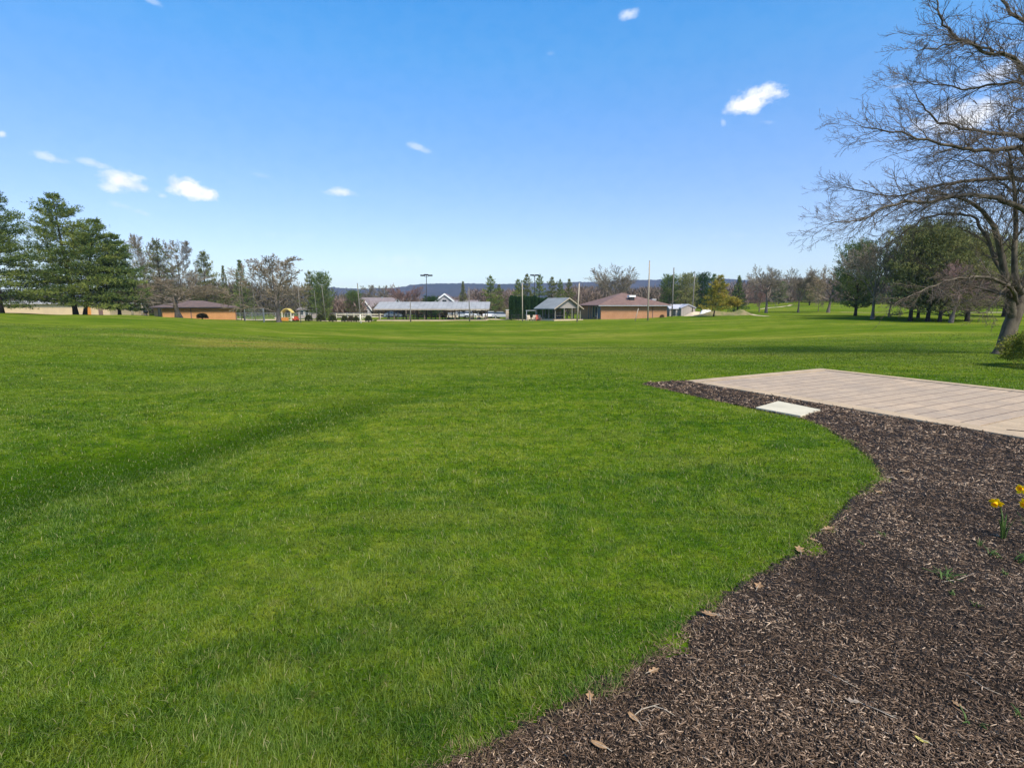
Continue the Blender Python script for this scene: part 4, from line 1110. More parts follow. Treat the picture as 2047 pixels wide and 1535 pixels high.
def rooflet(mb, W, Dp, hw, hr, kind, ov=.5, th=.16):
    """roof over a W x Dp box whose eaves are at hw"""
    x0, x1, y0, y1 = -ov, W+ov, -ov, Dp+ov; z0 = hw; z1 = hw + hr
    if kind == 'hip':
        s = min(W, Dp) / 2 + ov
        if W >= Dp: r = [(x0+s, (y0+y1)/2, z1), (x1-s, (y0+y1)/2, z1)]
        else: r = [((x0+x1)/2, y0+s, z1), ((x0+x1)/2, y1-s, z1)]
        if abs(W-Dp) < .01: r[1] = (r[0][0]+.01, r[0][1], z1)
        b = [(x0,y0,z0),(x1,y0,z0),(x1,y1,z0),(x0,y1,z0)]; lo = [(p[0],p[1],p[2]-th) for p in b]
        vs = b + r + lo
        if W >= Dp: fs = [(0,1,5,4),(1,2,5),(2,3,4,5),(3,0,4)]
        else: fs = [(0,1,4),(1,2,5,4),(2,3,5),(3,0,4,5)]
        fs += [(6,7,1,0),(7,8,2,1),(8,9,3,2),(9,6,0,3),(9,8,7,6)]
        mb.add(vs, fs)
    elif kind == 'gx':   # ridge along x
        ym = (y0+y1)/2
        prof = [(y0, z0), (ym, z1), (y1, z0), (y1, z0-th), (ym, z1-th), (y0, z0-th)]
        vs = [(x0, y, z) for y, z in prof] + [(x1, y, z) for y, z in prof]
        fs = [(i, (i+1) % 6, 6+(i+1) % 6, 6+i) for i in range(6)] + [(0,5,4,1),(1,4,3,2),(6,7,10,11),(7,8,9,10)]
        mb.add(vs, fs)
    else:                # ridge along y
        xm = (x0+x1)/2
        prof = [(x0, z0), (xm, z1), (x1, z0), (x1, z0-th), (xm, z1-th), (x0, z0-th)]
        vs = [(x, y0, z) for x, z in prof] + [(x, y1, z) for x, z in prof]
        fs = [(i, 6+i, 6+(i+1) % 6, (i+1) % 6) for i in range(6)] + [(1,4,5,0),(2,3,4,1),(11,10,7,6),(10,9,8,7)]
        mb.add(vs, fs)

def walls(mb, W, Dp, hw, kind=None, hr=0, ov=.5, sink=1.2):
    if kind == 'gx':
        k = hr * (1 - ov / (Dp/2+ov)) ; e = hr - k
        for_x = [(0, -sink), (Dp, -sink), (Dp, hw+e-.17), (Dp/2, hw+hr-.17), (0, hw+e-.17)]
        n = 5; vs = [(0, y, z) for y, z in for_x] + [(W, y, z) for y, z in for_x]
        mb.add(vs, [(i, n+i, n+(i+1) % n, (i+1) % n) for i in range(n)] + [tuple(range(n)), tuple(range(n, 2*n))[::-1]])
    elif kind == 'gy':
        e = hr * ov / (W/2+ov)
        pr = [(0, -sink), (W, -sink), (W, hw+e-.17), (W/2, hw+hr-.17), (0, hw+e-.17)]
        n = 5; vs = [(x, 0, z) for x, z in pr] + [(x, Dp, z) for x, z in pr]
        mb.add(vs, [(i, (i+1) % n, n+(i+1) % n, n+i) for i in range(n)] + [tuple(range(n))[::-1], tuple(range(n, 2*n))])
    else:
        mb.box(0, W, 0, Dp, -sink, hw-.02)

def building(name, label, px0, px1, Y0, phi, Dp, ybase, yeave, yridge, kind, wall, roof, cat='building', ov=.5, W=None):
    W = W or solveW(px0, Y0, px1, phi)
    p = at(px0, ybase, Y0); z0 = p[2]; hw = at(px0, yeave, Y0)[2] - z0
    Ym = Y0 + Dp * .5 * math.cos(phi) + W*.5*math.sin(phi)
    hr = at(px0, yridge, Ym)[2] - z0 - hw
    t = thing(name, label, cat, tuple(p), phi)
    mb = MB(); walls(mb, W, Dp, hw, kind if kind in ('gx', 'gy') else None, hr, ov); mb.build('wall', M[wall], t)
    mb = MB(); rooflet(mb, W, Dp, hw, hr, kind, ov); ro = mb.build('roof', M[roof], t)
    return t, W, hw, hr, ro

def opening(t, x0, x1, z0, z1, mat='glass', frame='white', name='window', fw=.07, y=0, side=None, D_=0):
    """a framed opening standing proud of the front wall (or of the left wall for side='left')"""
    def bx(mb, a0, a1, c0, c1, o0, o1):
        if side == 'left': mb.box(-o1, -o0, a0, a1, c0, c1)
        else: mb.box(a0, a1, y-o1, y-o0, c0, c1)
    mb = MB(); bx(mb, x0, x1, z0, z1, -.02, .03); w_ = mb.build(name, M[mat], t)
    mb = MB()
    bx(mb, x0-fw, x0, z0-fw, z1+fw, -.02, .06); bx(mb, x1, x1+fw, z0-fw, z1+fw, -.02, .06)
    bx(mb, x0, x1, z1, z1+fw, -.02, .058); bx(mb, x0, x1, z0-fw, z0, -.02, .058)
    mb.build('frame', M[frame], w_)
    return w_

# right brick building
ph = R(9)
t, W, hw, hr, ro = building('brick_building', 'orange brick building with wide brown hip roof right of the gabled pavilion', 1201, 1333, 93, ph, 12.5, 635.5, 610, 585.5, 'hip', 'brick', 'shingle', ov=.7)
MB().box(-.72, W+.72, -.74, -.70, hw-.2, hw-.03).build('fascia', M['galv'], t)
# glazed recessed porch along its left side
mb = MB()
for yy in (.3, 1.6, 2.9, 4.2, 5.5): mb.box(-.62, -.5, yy, yy+.12, -1, hw-.16)
mb.build('porch_post', M['pole_grey'], t)
opening(t, 3.6, 4.7, 0, 2.2, 'boxwood', 'yellow', 'door', .16, side='left')
opening(t, .5, 1.5, 0, 2.1, 'blue_door', 'galv', 'door', .08, side='left')
opening(t, 1.8, 3.2, .3, 2.0, 'glass', 'white', 'window', .08, side='left')
mb = MB(); mb.box(W*.775, W*.775+.12, -.05, -.002, -.5, hw-.2); mb.build('downspout', M['shingle'], t)
# rooftop extractor
v = thing('roof_vent', 'white hooded extractor vent on the brown hip roof', 'vent', tuple(at(1262, 597, 96.2)), ph)
MB().box(-.45, .45, -.4, .4, -.6, .25).build('duct', M['dark'], v); MB().box(-.62, .62, -.55, .55, .25, .6).build('hood', M['white'], v)
v = thing('roof_vent', 'small pale vent low on the right slope of the brown roof', 'vent', tuple(at(1306, 600.5, 97.5)), ph)
MB().box(-.35, .35, -.3, .3, -.5, .12).build('duct', M['galv'], v); MB().box(-.42, .42, -.36, .36, .12, .22).build('hood', M['white'], v)
t2 = thing('utility_box', 'dark metal box fixed low on the right brick wall', 'utility box', tuple(at(1233, 631, 94.3)), ph)
MB().box(-.13, .13, -.35, .02, -.35, .3).build('housing', M['dark'], t2); MB().box(-.11, .11, -.37, -.352, -.3, .25).build('door', M['galv'], t2)

# left brick building
ph = R(42)
t, W, hw, hr, ro = building('brick_building', 'low orange brick building with dark hip roof behind the left bare tree', 326, 474, 84, ph, 8.5, 637, 614, 601, 'hip', 'brick2', 'shingle_dk', ov=.6)
MB().box(-.62, W+.62, -.64, -.60, hw-.2, hw-.03).build('fascia', M['dark'], t)
for fx in (.36, .985): MB().box(W*fx, W*fx+.14, -.06, -.002, -1, hw-.2).build('downspout', M['shingle'], t)
opening(t, 1.2, 3.9, -.3, 1.9, 'dark', 'shingle', 'garage_door', .08, side='left')

# beige long building on the far left
t, W, hw, hr, ro = building('long_building', 'long beige building half hidden behind the left pines', -60, 222, 112, 0, 12, 634, 607, 600, 'hip', 'tan', 'paleroof', ov=.5)
for fx, m_ in ((.835, 'orange'), (.92, 'shingle')):
    opening(t, W*fx, W*fx+1.0, -.6, 2.3, m_, 'tan', 'door', .06)
fr = thing('flat_roofed_building', 'white flat roofed block seen between the two left pines', 'building', tuple(at(38, 607, 126)), 0)
MB().box(0, 13, 0, 6, -5, 1.1).build('wall', M['white'], fr); MB().box(-.3, 13.3, -.3, 6.3, 1.1, 1.35).build('roof', M['paleroof'], fr)

# gabled picnic pavilion
ph = R(28)
Y0 = 88; W = solveW(1109, Y0, 1161, ph); p = at(1109, 636.5, Y0); hw = at(1109, 617, Y0)[2]-p[2]; hr = at(1133, 595, Y0+W*.5*math.sin(ph))[2]-p[2]-hw; Dp = 6.2
gp = thing('picnic_pavilion', 'gabled picnic pavilion with grey metal roof left of the brown hip roof', 'pavilion', tuple(p), ph)
mb = MB(); rooflet(mb, W, Dp, hw, hr, 'gy', .35, .14); mb.build('roof', M['metal_roof2'], gp)
e = hr*.35/(W/2+.35)
for yy in (.12, Dp-.12):
    MB().add([(0,yy-.05,hw+e-.16),(W,yy-.05,hw+e-.16),(W/2,yy-.05,hw+hr-.16),(0,yy+.05,hw+e-.16),(W,yy+.05,hw+e-.16),(W/2,yy+.05,hw+hr-.16)],
             [(0,1,2),(5,4,3),(0,3,4,1),(1,4,5,2),(2,5,3,0)]).build('gable', M['grey_wood'], gp)
xm = W/2; th = .16
MB().add([(-.37,-.40,hw-.02),(xm,-.40,hw+hr-.0),(W+.37,-.40,hw-.02),(-.37,-.40,hw-.2),(xm,-.40,hw+hr-.2),(W+.37,-.40,hw-.2),
          (-.37,-.355,hw-.02),(xm,-.355,hw+hr-.0),(W+.37,-.355,hw-.02),(-.37,-.355,hw-.2),(xm,-.355,hw+hr-.2),(W+.37,-.355,hw-.2)],
         [(3,4,1,0),(4,5,2,1),(0,1,7,6),(1,2,8,7),(9,10,4,3),(10,11,5,4),(6,7,10,9),(7,8,11,10)]).build('barge_board', M['pole_light'], gp)
for xx in (.1, W*.36, W*.66, W-.1):
    for yy in ((.1, Dp-.1) if .2 < xx < W-.2 else (.1, 2.1, 4.1, Dp-.1)):
        MB().box(xx-.08, xx+.08, yy-.08, yy+.08, -1, hw+.05).build('post', M['pole_grey'], gp)
MB().box(W*.72, W-.2, Dp-.35, Dp-.2, -.8, hw-.1).build('end_wall', M['stone'], gp)

# picnic tables
ptb = None
def picnic(loc, rot, label):
    global ptb
    if ptb is None:
        ptb = thing('picnic_table', label, 'picnic table', loc, rot, 'picnic tables under the pavilions'); t = ptb
        mb = MB()
        for k in range(5): mb.box(-.95, .95, -.37+k*.15, -.37+k*.15+.14, .72, .76)
        mb.build('table_top', M['pole_grey'], t)
        for s in (-1, 1): MB().box(-.95, .95, s*.72-.13, s*.72+.13, .42, .46).build('bench', M['pole_grey'], t)
        for s in (-.7, .7):
            mb = MB(); mb.tube([(s, -.62, 0), (s, -.2, .72)], .045, 4); mb.tube([(s, .62, 0), (s, .2, .72)], .045, 4); mb.box(s+.03, s+.08, -.8, .8, .34, .42); mb.build('leg', M['dark'], t)
        return t
    o = dup(ptb); o.name = 'picnic_table'; o.location = loc; o.rotation_euler = (0, 0, rot); return tag(o, label)
mw = lambda x, y: (p[0]+x*math.cos(ph)-y*math.sin(ph), p[1]+x*math.sin(ph)+y*math.cos(ph))
for k, (x_, y_) in enumerate(((1.3, 1.6), (3.6, 2.2), (1.5, 4.4), (3.8, 4.6))):
    a_, b_ = mw(x_, y_); picnic((a_, b_, p[2]), ph+.1*k, ['picnic table at the near left post of the gabled pavilion', 'picnic table under the gable front', 'picnic table at the back left of the gabled pavilion', 'picnic table by the end wall of the gabled pavilion'][k])
MB_ = MB().box(-.3, W+.3, -.3, Dp+.3, -.75, -.22); fl = MB_.build('slab_floor', M['path'], gp)

# long open pavilion with pale metal roof
Y0 = 97.0; x0 = gx(756, Y0); x1 = gx(971, Y0); p = at(756, 640, Y0); zt = at(756, 617.5, Y0)[2]; hw = zt-p[2]; Dp = 8.0
hr = at(870, 603.5, Y0+4)[2]-zt
lp = thing('long_pavilion', 'long open pavilion with pale metal roof on wooden posts', 'pavilion', (x0, Y0, p[2]), 0)
W = x1-x0
mb = MB(); rooflet(mb, W, Dp, hw, hr, 'gx', .7, .14); mb.build('roof', M['metal_roof'], lp)
MB().box(-.7, W+.7, -.76, -.70, hw-.22, hw-.02).build('eave_beam', M['pole_light'], lp)
for k in range(8):
    for yy in (.1, Dp-.1):
        xx = .1 + (W-.2)*k/7; MB().box(xx-.09, xx+.09, yy-.09, yy+.09, -1, hw+.1).build('post', M['post_brown'], lp)
for xx in (.1, W-.1): MB().box(xx-.08, xx+.08, 0, Dp, hw-.12, hw+.1).build('tie_beam', M['pole_grey'], lp)
MB().box(-.3, W+.3, -.3, Dp+.3, -.6, .02).build('slab_floor', M['path'], lp)
for k in range(7):
    picnic((x0 + 2.0 + k*2.9, Y0 + 2.2 + (k % 2)*2.6, p[2]+.02), .08*k, ['first picnic table from the left under the long pavilion', 'second picnic table from the left under the long pavilion', 'third picnic table from the left under the long pavilion',
        'middle picnic table under the long pavilion', 'fifth picnic table from the left under the long pavilion', 'sixth picnic table from the left under the long pavilion', 'rightmost picnic table under the long pavilion'][k])

# grey gabled house and its neighbour
t, W, hw, hr, ro = building('gabled_house', 'grey house with broad roof and white trimmed gable left of the long pavilion', 716, 800, 128, 0, 9, 634, 613, 595, 'gx', 'grey_side', 'shingle_grey', 'house')
def front_gable(t, x0, x1, yf, hb, hp_, wall, trim, name='gable', back=4):
    g = MB(); xm = (x0+x1)/2
    g.add([(x0,-yf,-1),(x1,-yf,-1),(x1,-yf,hb),(xm,-yf,hp_),(x0,-yf,hb),(x0,back,-1),(x1,back,-1),(x1,back,hb),(xm,back,hp_),(x0,back,hb)],
          [(0,1,2,3,4),(5,9,8,7,6),(1,6,7,2),(2,7,8,3),(3,8,9,4),(4,9,5,0)])
    go = g.build(name, M[wall], t)
    for a, b in ((x0-.35, xm), (x1+.35, xm)):
        s = 1 if b > a else -1; dz = (hp_-hb)/(xm-x0)
        za = hb - .35*dz
        m_ = MB(); m_.add([(a,-yf-.3,za),(xm,-yf-.3,hp_),(xm,-yf-.3,hp_+.4),(a,-yf-.3,za+.4),(a,back,za),(xm,back,hp_),(xm,back,hp_+.4),(a,back,za+.4)],
              [(0,1,2,3),(7,6,5,4),(3,2,6,7),(0,4,5,1),(0,3,7,4)]); m_.build('gable_roof', M['shingle_grey'], t)
        m_ = MB(); m_.add([(a,-yf-.36,za-.05),(xm,-yf-.36,hp_-.05),(xm,-yf-.36,hp_+.42),(a,-yf-.36,za+.42),(a,-yf-.305,za-.05),(xm,-yf-.305,hp_-.05),(xm,-yf-.305,hp_+.42),(a,-yf-.305,za+.42)],
              [(0,1,2,3),(7,6,5,4),(3,2,6,7),(0,4,5,1),(0,3,7,4)]); m_.build('trim', M[trim], t)
    return go
front_gable(t, .6, 3.6, 1.2, 1.9, 3.9, 'grey_side', 'white')
front_gable(t, 9.3, 11.2, 1.0, 2.9, 4.2, 'grey_side', 'white', back=3)
opening(t, 1.4, 2.8, .3, 1.7, 'glass', 'white', y=-1.2)
opening(t, 5, 6.2, .3, 1.7, 'glass', 'white'); opening(t, 7, 8.2, .3, 1.7, 'glass', 'white')
MB().box(4.9, 5.3, 4, 4.5, 3.5, 5.0).build('chimney', M['galv'], t)
t, W, hw, hr, ro = building('gabled_house', 'far grey house with steep white trimmed gable above the long pavilion roof', 872, 955, 150, 0, 9, 632, 607, 600, 'gx', 'grey_side', 'shingle_grey', 'house')
front_gable(t, .2, 5.2, 1.2, at(872, 603, 150)[2]-at(872, 632, 150)[2], at(885, 589.5, 150)[2]-at(872, 632, 150)[2], 'grey_side', 'white')
opening(t, 2.0, 3.3, 3.6, 4.7, 'glass', 'white', y=-1.2)
t, W, hw, hr, ro = building('brick_house', 'low reddish brick house seen under the long pavilion roof', 893, 938, 135, 0, 7, 636, 619, 612, 'gx', 'stone', 'shingle_dk', 'house')
opening(t, 1.5, 2.6, .6, 1.6, 'glass', 'white'); opening(t, 3.6, 4.6, 0, 2, 'white', 'white', 'door')
t, W, hw, hr, ro = building('stone_hut', 'small pinkish stone hut behind the playhouse', 597, 632, 118, 0, 4, 634, 619, 614, 'gx', 'stone', 'shingle_grey', 'hut', .3)
opening(t, 1.6, 2.3, -.2, 1.6, 'glass', 'white', 'door'); opening(t, .5, 1.2, .5, 1.3, 'glass', 'white')
# sheds
t, W, hw, hr, ro = building('garden_shed', 'taupe wooden shed with pale roof right of the brown roofed building', 1338, 1367, 100, R(-2), 4, 633, 616.5, 608.5, 'gx', 'shed_side', 'shed_roof', 'shed', .2)
opening(t, .4, 1.2, .1, 1.5, 'glass', 'white', 'door', .05)
t, W, hw, hr, ro = building('garden_shed', 'taupe shed with front facing gable beside the last net pole', 1361, 1389, 99, 0, 4, 633, 615, 608, 'gy', 'shed_side', 'shed_roof', 'shed', .15)
t, W, hw, hr, ro = building('white_house', 'tiny white house among the far trees on the right slope', 1566, 1577, 190, 0, 4, 611, 602, 597, 'gy', 'white', 'shingle_grey', 'house', .3)
opening(t, .8, 1.4, .3, 1.1, 'glass', 'white')

# ------------------------------------------------------------------ poles and lamps
def pole(name, label, pb, pt, Y, r0, r1, mat, group, cat='pole', white_px=None, cap=True):
    b = at(pb[0], pb[1], Y); tp = at(pt[0], pt[1], Y); g = H(b[0], Y)
    b = np.array((b[0], Y, min(b[2], g) )); t = thing(name, label, cat, tuple(b), 0, group)
    d = tp - b; base = np.array((0, 0, -.3))
    MB().tube([base, d*.5, d], [r0, (r0+r1)/2, r1], 10).build('shaft', M[mat], t, smooth=True)
    MB().tube([d, d + unit(d)*.06], [r1*1.25, r1*1.15], 10).build('cap', M['galv'], t)
    if white_px:
        k = (white_px - pb[1]) / (pt[1] - pb[1]); MB().tube([base*.2, d*k], [r0*1.12, r0*1.1], 10).build('painted_base', M['cream'], t, smooth=True)
    return t, d
GN = 'tall net poles'
for lb, pb, pt, Y, r_, m_, wp in [
    ('tallest pole standing in front of the brown hip roof', (1295, 636), (1298.5, 522), 84, .15, 'pole_light', None),
    ('tall pole beside the joint of the two taupe sheds', (1343, 633), (1347, 536), 95, .15, 'pole_grey', None),
    ('tall pole at the right end of the taupe sheds', (1383, 633), (1389, 546), 99, .14, 'pole_grey', None),
    ('pale leaning pole at the right corner of the gabled pavilion', (1153.5, 639), (1158, 566), 82, .16, 'pole_light', None),
    ('pale pole in front of the clipped cedar hedge', (1044.5, 638), (1044, 566), 86, .11, 'pole_light', None),
    ('grey pole in front of the right part of the long pavilion', (939, 641), (937, 575), 90, .12, 'pole_grey', None),
    ('short grey pole in front of the left part of the long pavilion', (821, 641), (820.5, 605), 90, .13, 'pole_grey', None),
    ('leaning grey pole with cream base left of the grey house', (722, 648), (714.5, 567), 82, .12, 'pole_grey', 628),
    ('slim pole right of the round bare tree', (602, 647), (596, 573), 82, .07, 'pole_grey', None),
    ('slim leaning pole by the second ball shrub', (635, 637), (628, 582), 92, .06, 'pole_grey', None),
    ('slim leaning pole against the dense dark evergreen', (652, 641), (643, 570), 88, .07, 'pole_grey', None),
    ('slim pole seen through the chain link frame', (511, 636), (505.5, 575), 94, .06, 'pole_grey', None),
    ('slim pole at the left post of the chain link frame', (490, 646), (482, 565), 82, .08, 'pole_grey', None),
    ('thin pole just right of the left brick building', (483, 640), (478, 570), 90, .06, 'pole_grey', None)]:
    pole('net_pole', lb, pb, pt, Y, r_*.85, r_*.6, m_, GN, white_px=wp)
pole('leaning_post', 'short pale stake leaning in the grass before the brick wall', (1269, 640.5), (1276, 617), 82, .06, .06, 'pole_light', None, 'post')
# floodlights
def flood(label, px, yt, Y, heads, name='floodlight'):
    t, d = pole(name, label, (px, 640), (px, yt), Y, .09, .06, 'dark', 'floodlight poles', 'lamp')
    for (dx, dy, dz) in heads:
        c = d + np.array((dx, dy, dz)); hd = MB()
        hd.box(c[0]-.42, c[0]+.42, c[1]-.3, c[1]+.3, c[2]-.1, c[2]+.14)
        MB().tube([d-np.array((0,0,.35)), d + np.array((dx*.6, dy*.6, -.15)), c], .035, 5).build('arm', M['dark'], t)
        ho = hd.build('lamp_head', M['dark'], t)
        MB().box(c[0]-.34, c[0]+.34, c[1]-.24, c[1]+.24, c[2]-.13, c[2]-.102).build('lens', M['glass'], ho)
flood('black lamp post with three spread lamp heads behind the long pavilion', 852.5, 551, 105, [(-.78, 0, .0), (0, -.3, .1), (.78, 0, .0)])
flood('black lamp post with twin lamp heads among the pines', 1068.5, 550.5, 108, [(-.48, 0, 0), (.5, 0, 0)])

# ------------------------------------------------------------------ chain link backstop, fences
def chain_mat():
    m, nt, b = newmat('chain_link'); b.inputs['Base Color'].default_value = (.33, .34, .35, 1); b.inputs['Roughness'].default_value = .5
    return m
M['chain'] = chain_mat()
def mesh_panel(mb, p0, p1, z0, z1, step=.35, r=.012):
    p0 = np.array(p0); p1 = np.array(p1); L = np.linalg.norm(p1-p0); u = (p1-p0)/L; hh = z1-z0
    n = int((L+hh)/step)
    for i in range(n):
        for s in (0, 1):
            a = i*step - hh; lo = max(a, 0); hi = min(a+hh, L)
            if hi <= lo: continue
            za, zb = z0+(lo-a), z0+(hi-a)
            if s: lo, hi = L-lo, L-hi
            q0 = p0+u*lo; q1 = p0+u*hi
            mb.tube([(q0[0], q0[1], za), (q1[0], q1[1], zb)], r, 3, False)
Y = 84; xa, xb = gx(487, Y), gx(527, Y); g = H(xa, Y)
t = thing('backstop_frame', 'tall galvanised chain link frame right of the left brick building', 'fence', (xa, Y, g)); Wf = xb-xa; hf = at(487, 617, Y)[2]-g
for xx in (0, Wf*.04, Wf*.96, Wf): MB().tube([(xx, 0, -.4), (xx, 0, hf)], .06, 8).build('post', M['galv'], t)
for zz in (hf, hf*.5, .12): MB().tube([(0, 0, zz), (Wf, 0, zz)], .035, 8).build('rail', M['galv'], t)
mb = MB(); mesh_panel(mb, (0, 0), (Wf, 0), .1, hf, .3, .01); mb.build('wire_mesh', M['chain'], t)
Y = 101
xa, xb = gx(455, Y), gx(742, Y); g = H(gx(600, Y), Y)
t = thing('chain_link_fence', 'low chain link fence running behind the playhouse and ball shrubs', 'fence', (xa, Y, g)); Wf = xb-xa
for i in range(13): MB().tube([(Wf*i/12, 0, -.4), (Wf*i/12, 0, 1.25)], .04, 6).build('post', M['galv'], t)
mb = MB(); mb.tube([(0, 0, 1.22), (Wf, 0, 1.22)], .03, 5); mb.build('rail', M['galv'], t)
mb = MB(); mesh_panel(mb, (0, 0), (Wf, 0), .05, 1.2, .3, .008); mb.build('wire_mesh', M['chain'], t)
# cream rail fence
Y = 106; xa, xb = gx(672, Y), gx(830, Y); g = H(gx(750, Y), Y)
t = thing('rail_fence', 'cream two rail fence behind the ball shrubs and pavilion', 'fence', (xa, Y, g)); Wf = xb-xa
for i in range(10): MB().box(Wf*i/9-.06, Wf*i/9+.06, -.06, .06, -.4, 1.15).build('post', M['cream'], t)
for zz in (.45, .95): MB().box(0, Wf, -.10, -.062, zz-.09, zz+.09).build('rail', M['cream'], t)
# dark rail beneath hedge
Y = 100; xa, xb = gx(1022, Y), gx(1080, Y); g = H(gx(1050, Y), Y)
t = thing('rail_fence', 'thin dark rail fence in front of the cedar hedge', 'fence', (xa, Y, g)); Wf = xb-xa
for i in range(5): MB().box(Wf*i/4-.04, Wf*i/4+.04, -.04, .04, -.4, 1.1).build('post', M['dark'], t)
for zz in (.5, 1.0): MB().box(0, Wf, -.08, -.042, zz-.04, zz+.04).build('rail', M['dark'], t)

# ------------------------------------------------------------------ paths, sand, mounds (lie on the ground)
def strip(name, pts, w0, mat, kind='structure', lift=.02, label=None, cat=None):
    """ribbon draped over the terrain; pts are (px, Y)"""
    P_ = []
    for i in range(len(pts)-1):
        for t_ in np.linspace(0, 1, 24, endpoint=(i == len(pts)-2)):
            P_.append((pts[i][0]+(pts[i+1][0]-pts[i][0])*t_, pts[i][1]+(pts[i+1][1]-pts[i][1])*t_))
    xy = np.array([(gx(a, b), b) for a, b in P_]); d = np.gradient(xy, axis=0); d /= np.linalg.norm(d, axis=1)[:, None]
    nrm = np.stack([-d[:, 1], d[:, 0]], -1); V = []
    for k in range(5):
        q = xy + nrm * w0 * (k/4-.5); V.append(np.stack([q[:, 0], q[:, 1], hz(q[:, 0], q[:, 1]) + lift], -1))
    V = np.stack(V, 1).reshape(-1, 3); n = len(xy)
    Fq = [(i*5+k, i*5+k+1, (i+1)*5+k+1, (i+1)*5+k) for i in range(n-1) for k in range(4)]
    return tag(np_mesh(name, V, np.array(Fq), M[mat], smooth=True), label, cat, kind=kind)
strip('path', [(380, 93), (520, 95), (640, 97), (745, 97.5)], 5.0, 'path', lift=.06)
strip('path', [(975, 108), (1030, 104), (1085, 96)], 2.0, 'path', lift=.05)
strip('path', [(1490, 96), (1530, 84), (1535, 82)], .9, 'path', lift=.05)
strip('path', [(1520, 128), (1550, 134), (1575, 145), (1582, 160)], .9, 'path', lift=.05)
strip('path', [(1680, 100), (1780, 92), (1900, 88), (2100, 86)], 1.4, 'path', lift=.05)
def mound(name, label, px, Y, rx, ry, h, mat, cat, seed, kind=None):
    x, g = gx(px, Y), 0; rg = np.random.default_rng(seed); n = 26; V, idx = [], {}
    for i in range(n+1):
        for j in range(n+1):
            a, b = i/n*2-1, j/n*2-1; r = math.hypot(a, b)
            z = h * max(0, 1-r*r)**1.2 * (1 + .25*math.sin(a*6+seed)+.18*math.cos(b*7-seed)) + rg.normal(0, .015*h)
            X, Yy = x+a*rx, Y+b*ry; V.append((X, Yy, H(X, Yy)-.04 + z))
    Fq = [(i*(n+1)+j, (i+1)*(n+1)+j, (i+1)*(n+1)+j+1, i*(n+1)+j+1) for i in range(n) for j in range(n)]
    return tag(np_mesh(name, np.array(V), np.array(Fq), M[mat], smooth=True), label, cat, kind=kind)
mound('soil_mound', 'brown earth mound behind the trunk of the yellow conifer', 1440, 95, 5.5, 2.2, .75, 'soil', 'mound', 3)
mound('soil_mound', 'sandy brown mound under the white tarp', 1403, 97, 3.6, 1.8, .8, 'sand', 'mound', 5)
mound('bunker_bank', 'dull grassy bank with pale rim right of the yellow conifer', 1478, 93, 3.0, 1.8, .75, 'soil', 'mound', 7)
mound('tarp', 'crumpled white tarp lying on the sandy mound', 1411, 96, 1.4, .9, 1.25, 'white', 'tarp', 11)

# ------------------------------------------------------------------ playhouse, toys, seats
Y = 94; lc = gloc(575, Y)
t = thing('playhouse', 'yellow toy playhouse with arched top behind the round bare tree', 'playhouse', lc)
for xx in (-.85, .75):
    for yy in (-.5, .5): MB().box(xx-.08, xx+.08, yy-.08, yy+.08, -.1, 1.75).build('post', M['cream'], t)
mb = MB()
arc = [(-1.05+2.0*i/10, 1.5+.75*math.sin(PI*i/10)) for i in range(11)]
vs = [(a, -.65, b) for a, b in arc]+[(a, .65, b) for a, b in arc]+[(a, -.65, b-.12) for a, b in arc]+[(a, .65, b-.12) for a, b in arc]
fs = [(i, i+1, 12+i, 11+i) for i in range(10)]+[(22+i+1, 22+i, 33+i, 34+i) for i in range(10)]+[(i, 22+i, 23+i, i+1) for i in range(10)]+[(11+i, 12+i, 34+i, 33+i) for i in range(10)]
mb.add(vs, fs); mb.build('canopy', M['yellow'], t)
MB().box(-.9, .4, -.45, .45, .5, .62).build('deck', M['beige_wood'], t)
MB().box(-1.0, .3, -.62, -.55, -.05, .62).build('panel', M['orange'], t)
MB().add([(.5,-.3,1.0),(.5,.3,1.0),(1.6,.3,0.05),(1.6,-.3,.05),(.5,-.3,.9),(.5,.3,.9),(1.5,.3,-.05),(1.5,-.3,-.05)], [(0,3,2,1),(4,5,6,7),(0,4,7,3),(1,2,6,5),(0,1,5,4),(3,7,6,2)]).build('slide', M['cream'], t)
t = thing('toy_car', 'red ride-on toy right of the yellow playhouse', 'toy car', gloc(590, 93))
MB().box(-.5, .5, -.3, .3, .15, .5).build('body', M['red'], t); MB().box(-.2, .35, -.28, .28, .5, .85).build('seat', M['red'], t)
for xx in (-.33, .33):
    for yy in (-.32, .32): MB().tube([(xx, yy-.05, .15), (xx, yy+.05, .15)], .15, 10).build('wheel', M['tyre'], t)
t = thing('storage_tub', 'low tan tub left of the yellow playhouse', 'tub', gloc(556, 95)) 
MB().add([(-.5,-.3,0),(.5,-.3,0),(.5,.3,0),(-.5,.3,0),(-.6,-.38,.5),(.6,-.38,.5),(.6,.38,.5),(-.6,.38,.5)], [(3,2,1,0),(4,5,6,7),(0,1,5,4),(1,2,6,5),(2,3,7,6),(3,0,4,7)]).build('body', M['beige_wood'], t)
MB().box(-.64, .64, -.42, .42, .5, .56).build('lid', M['cream'], t)

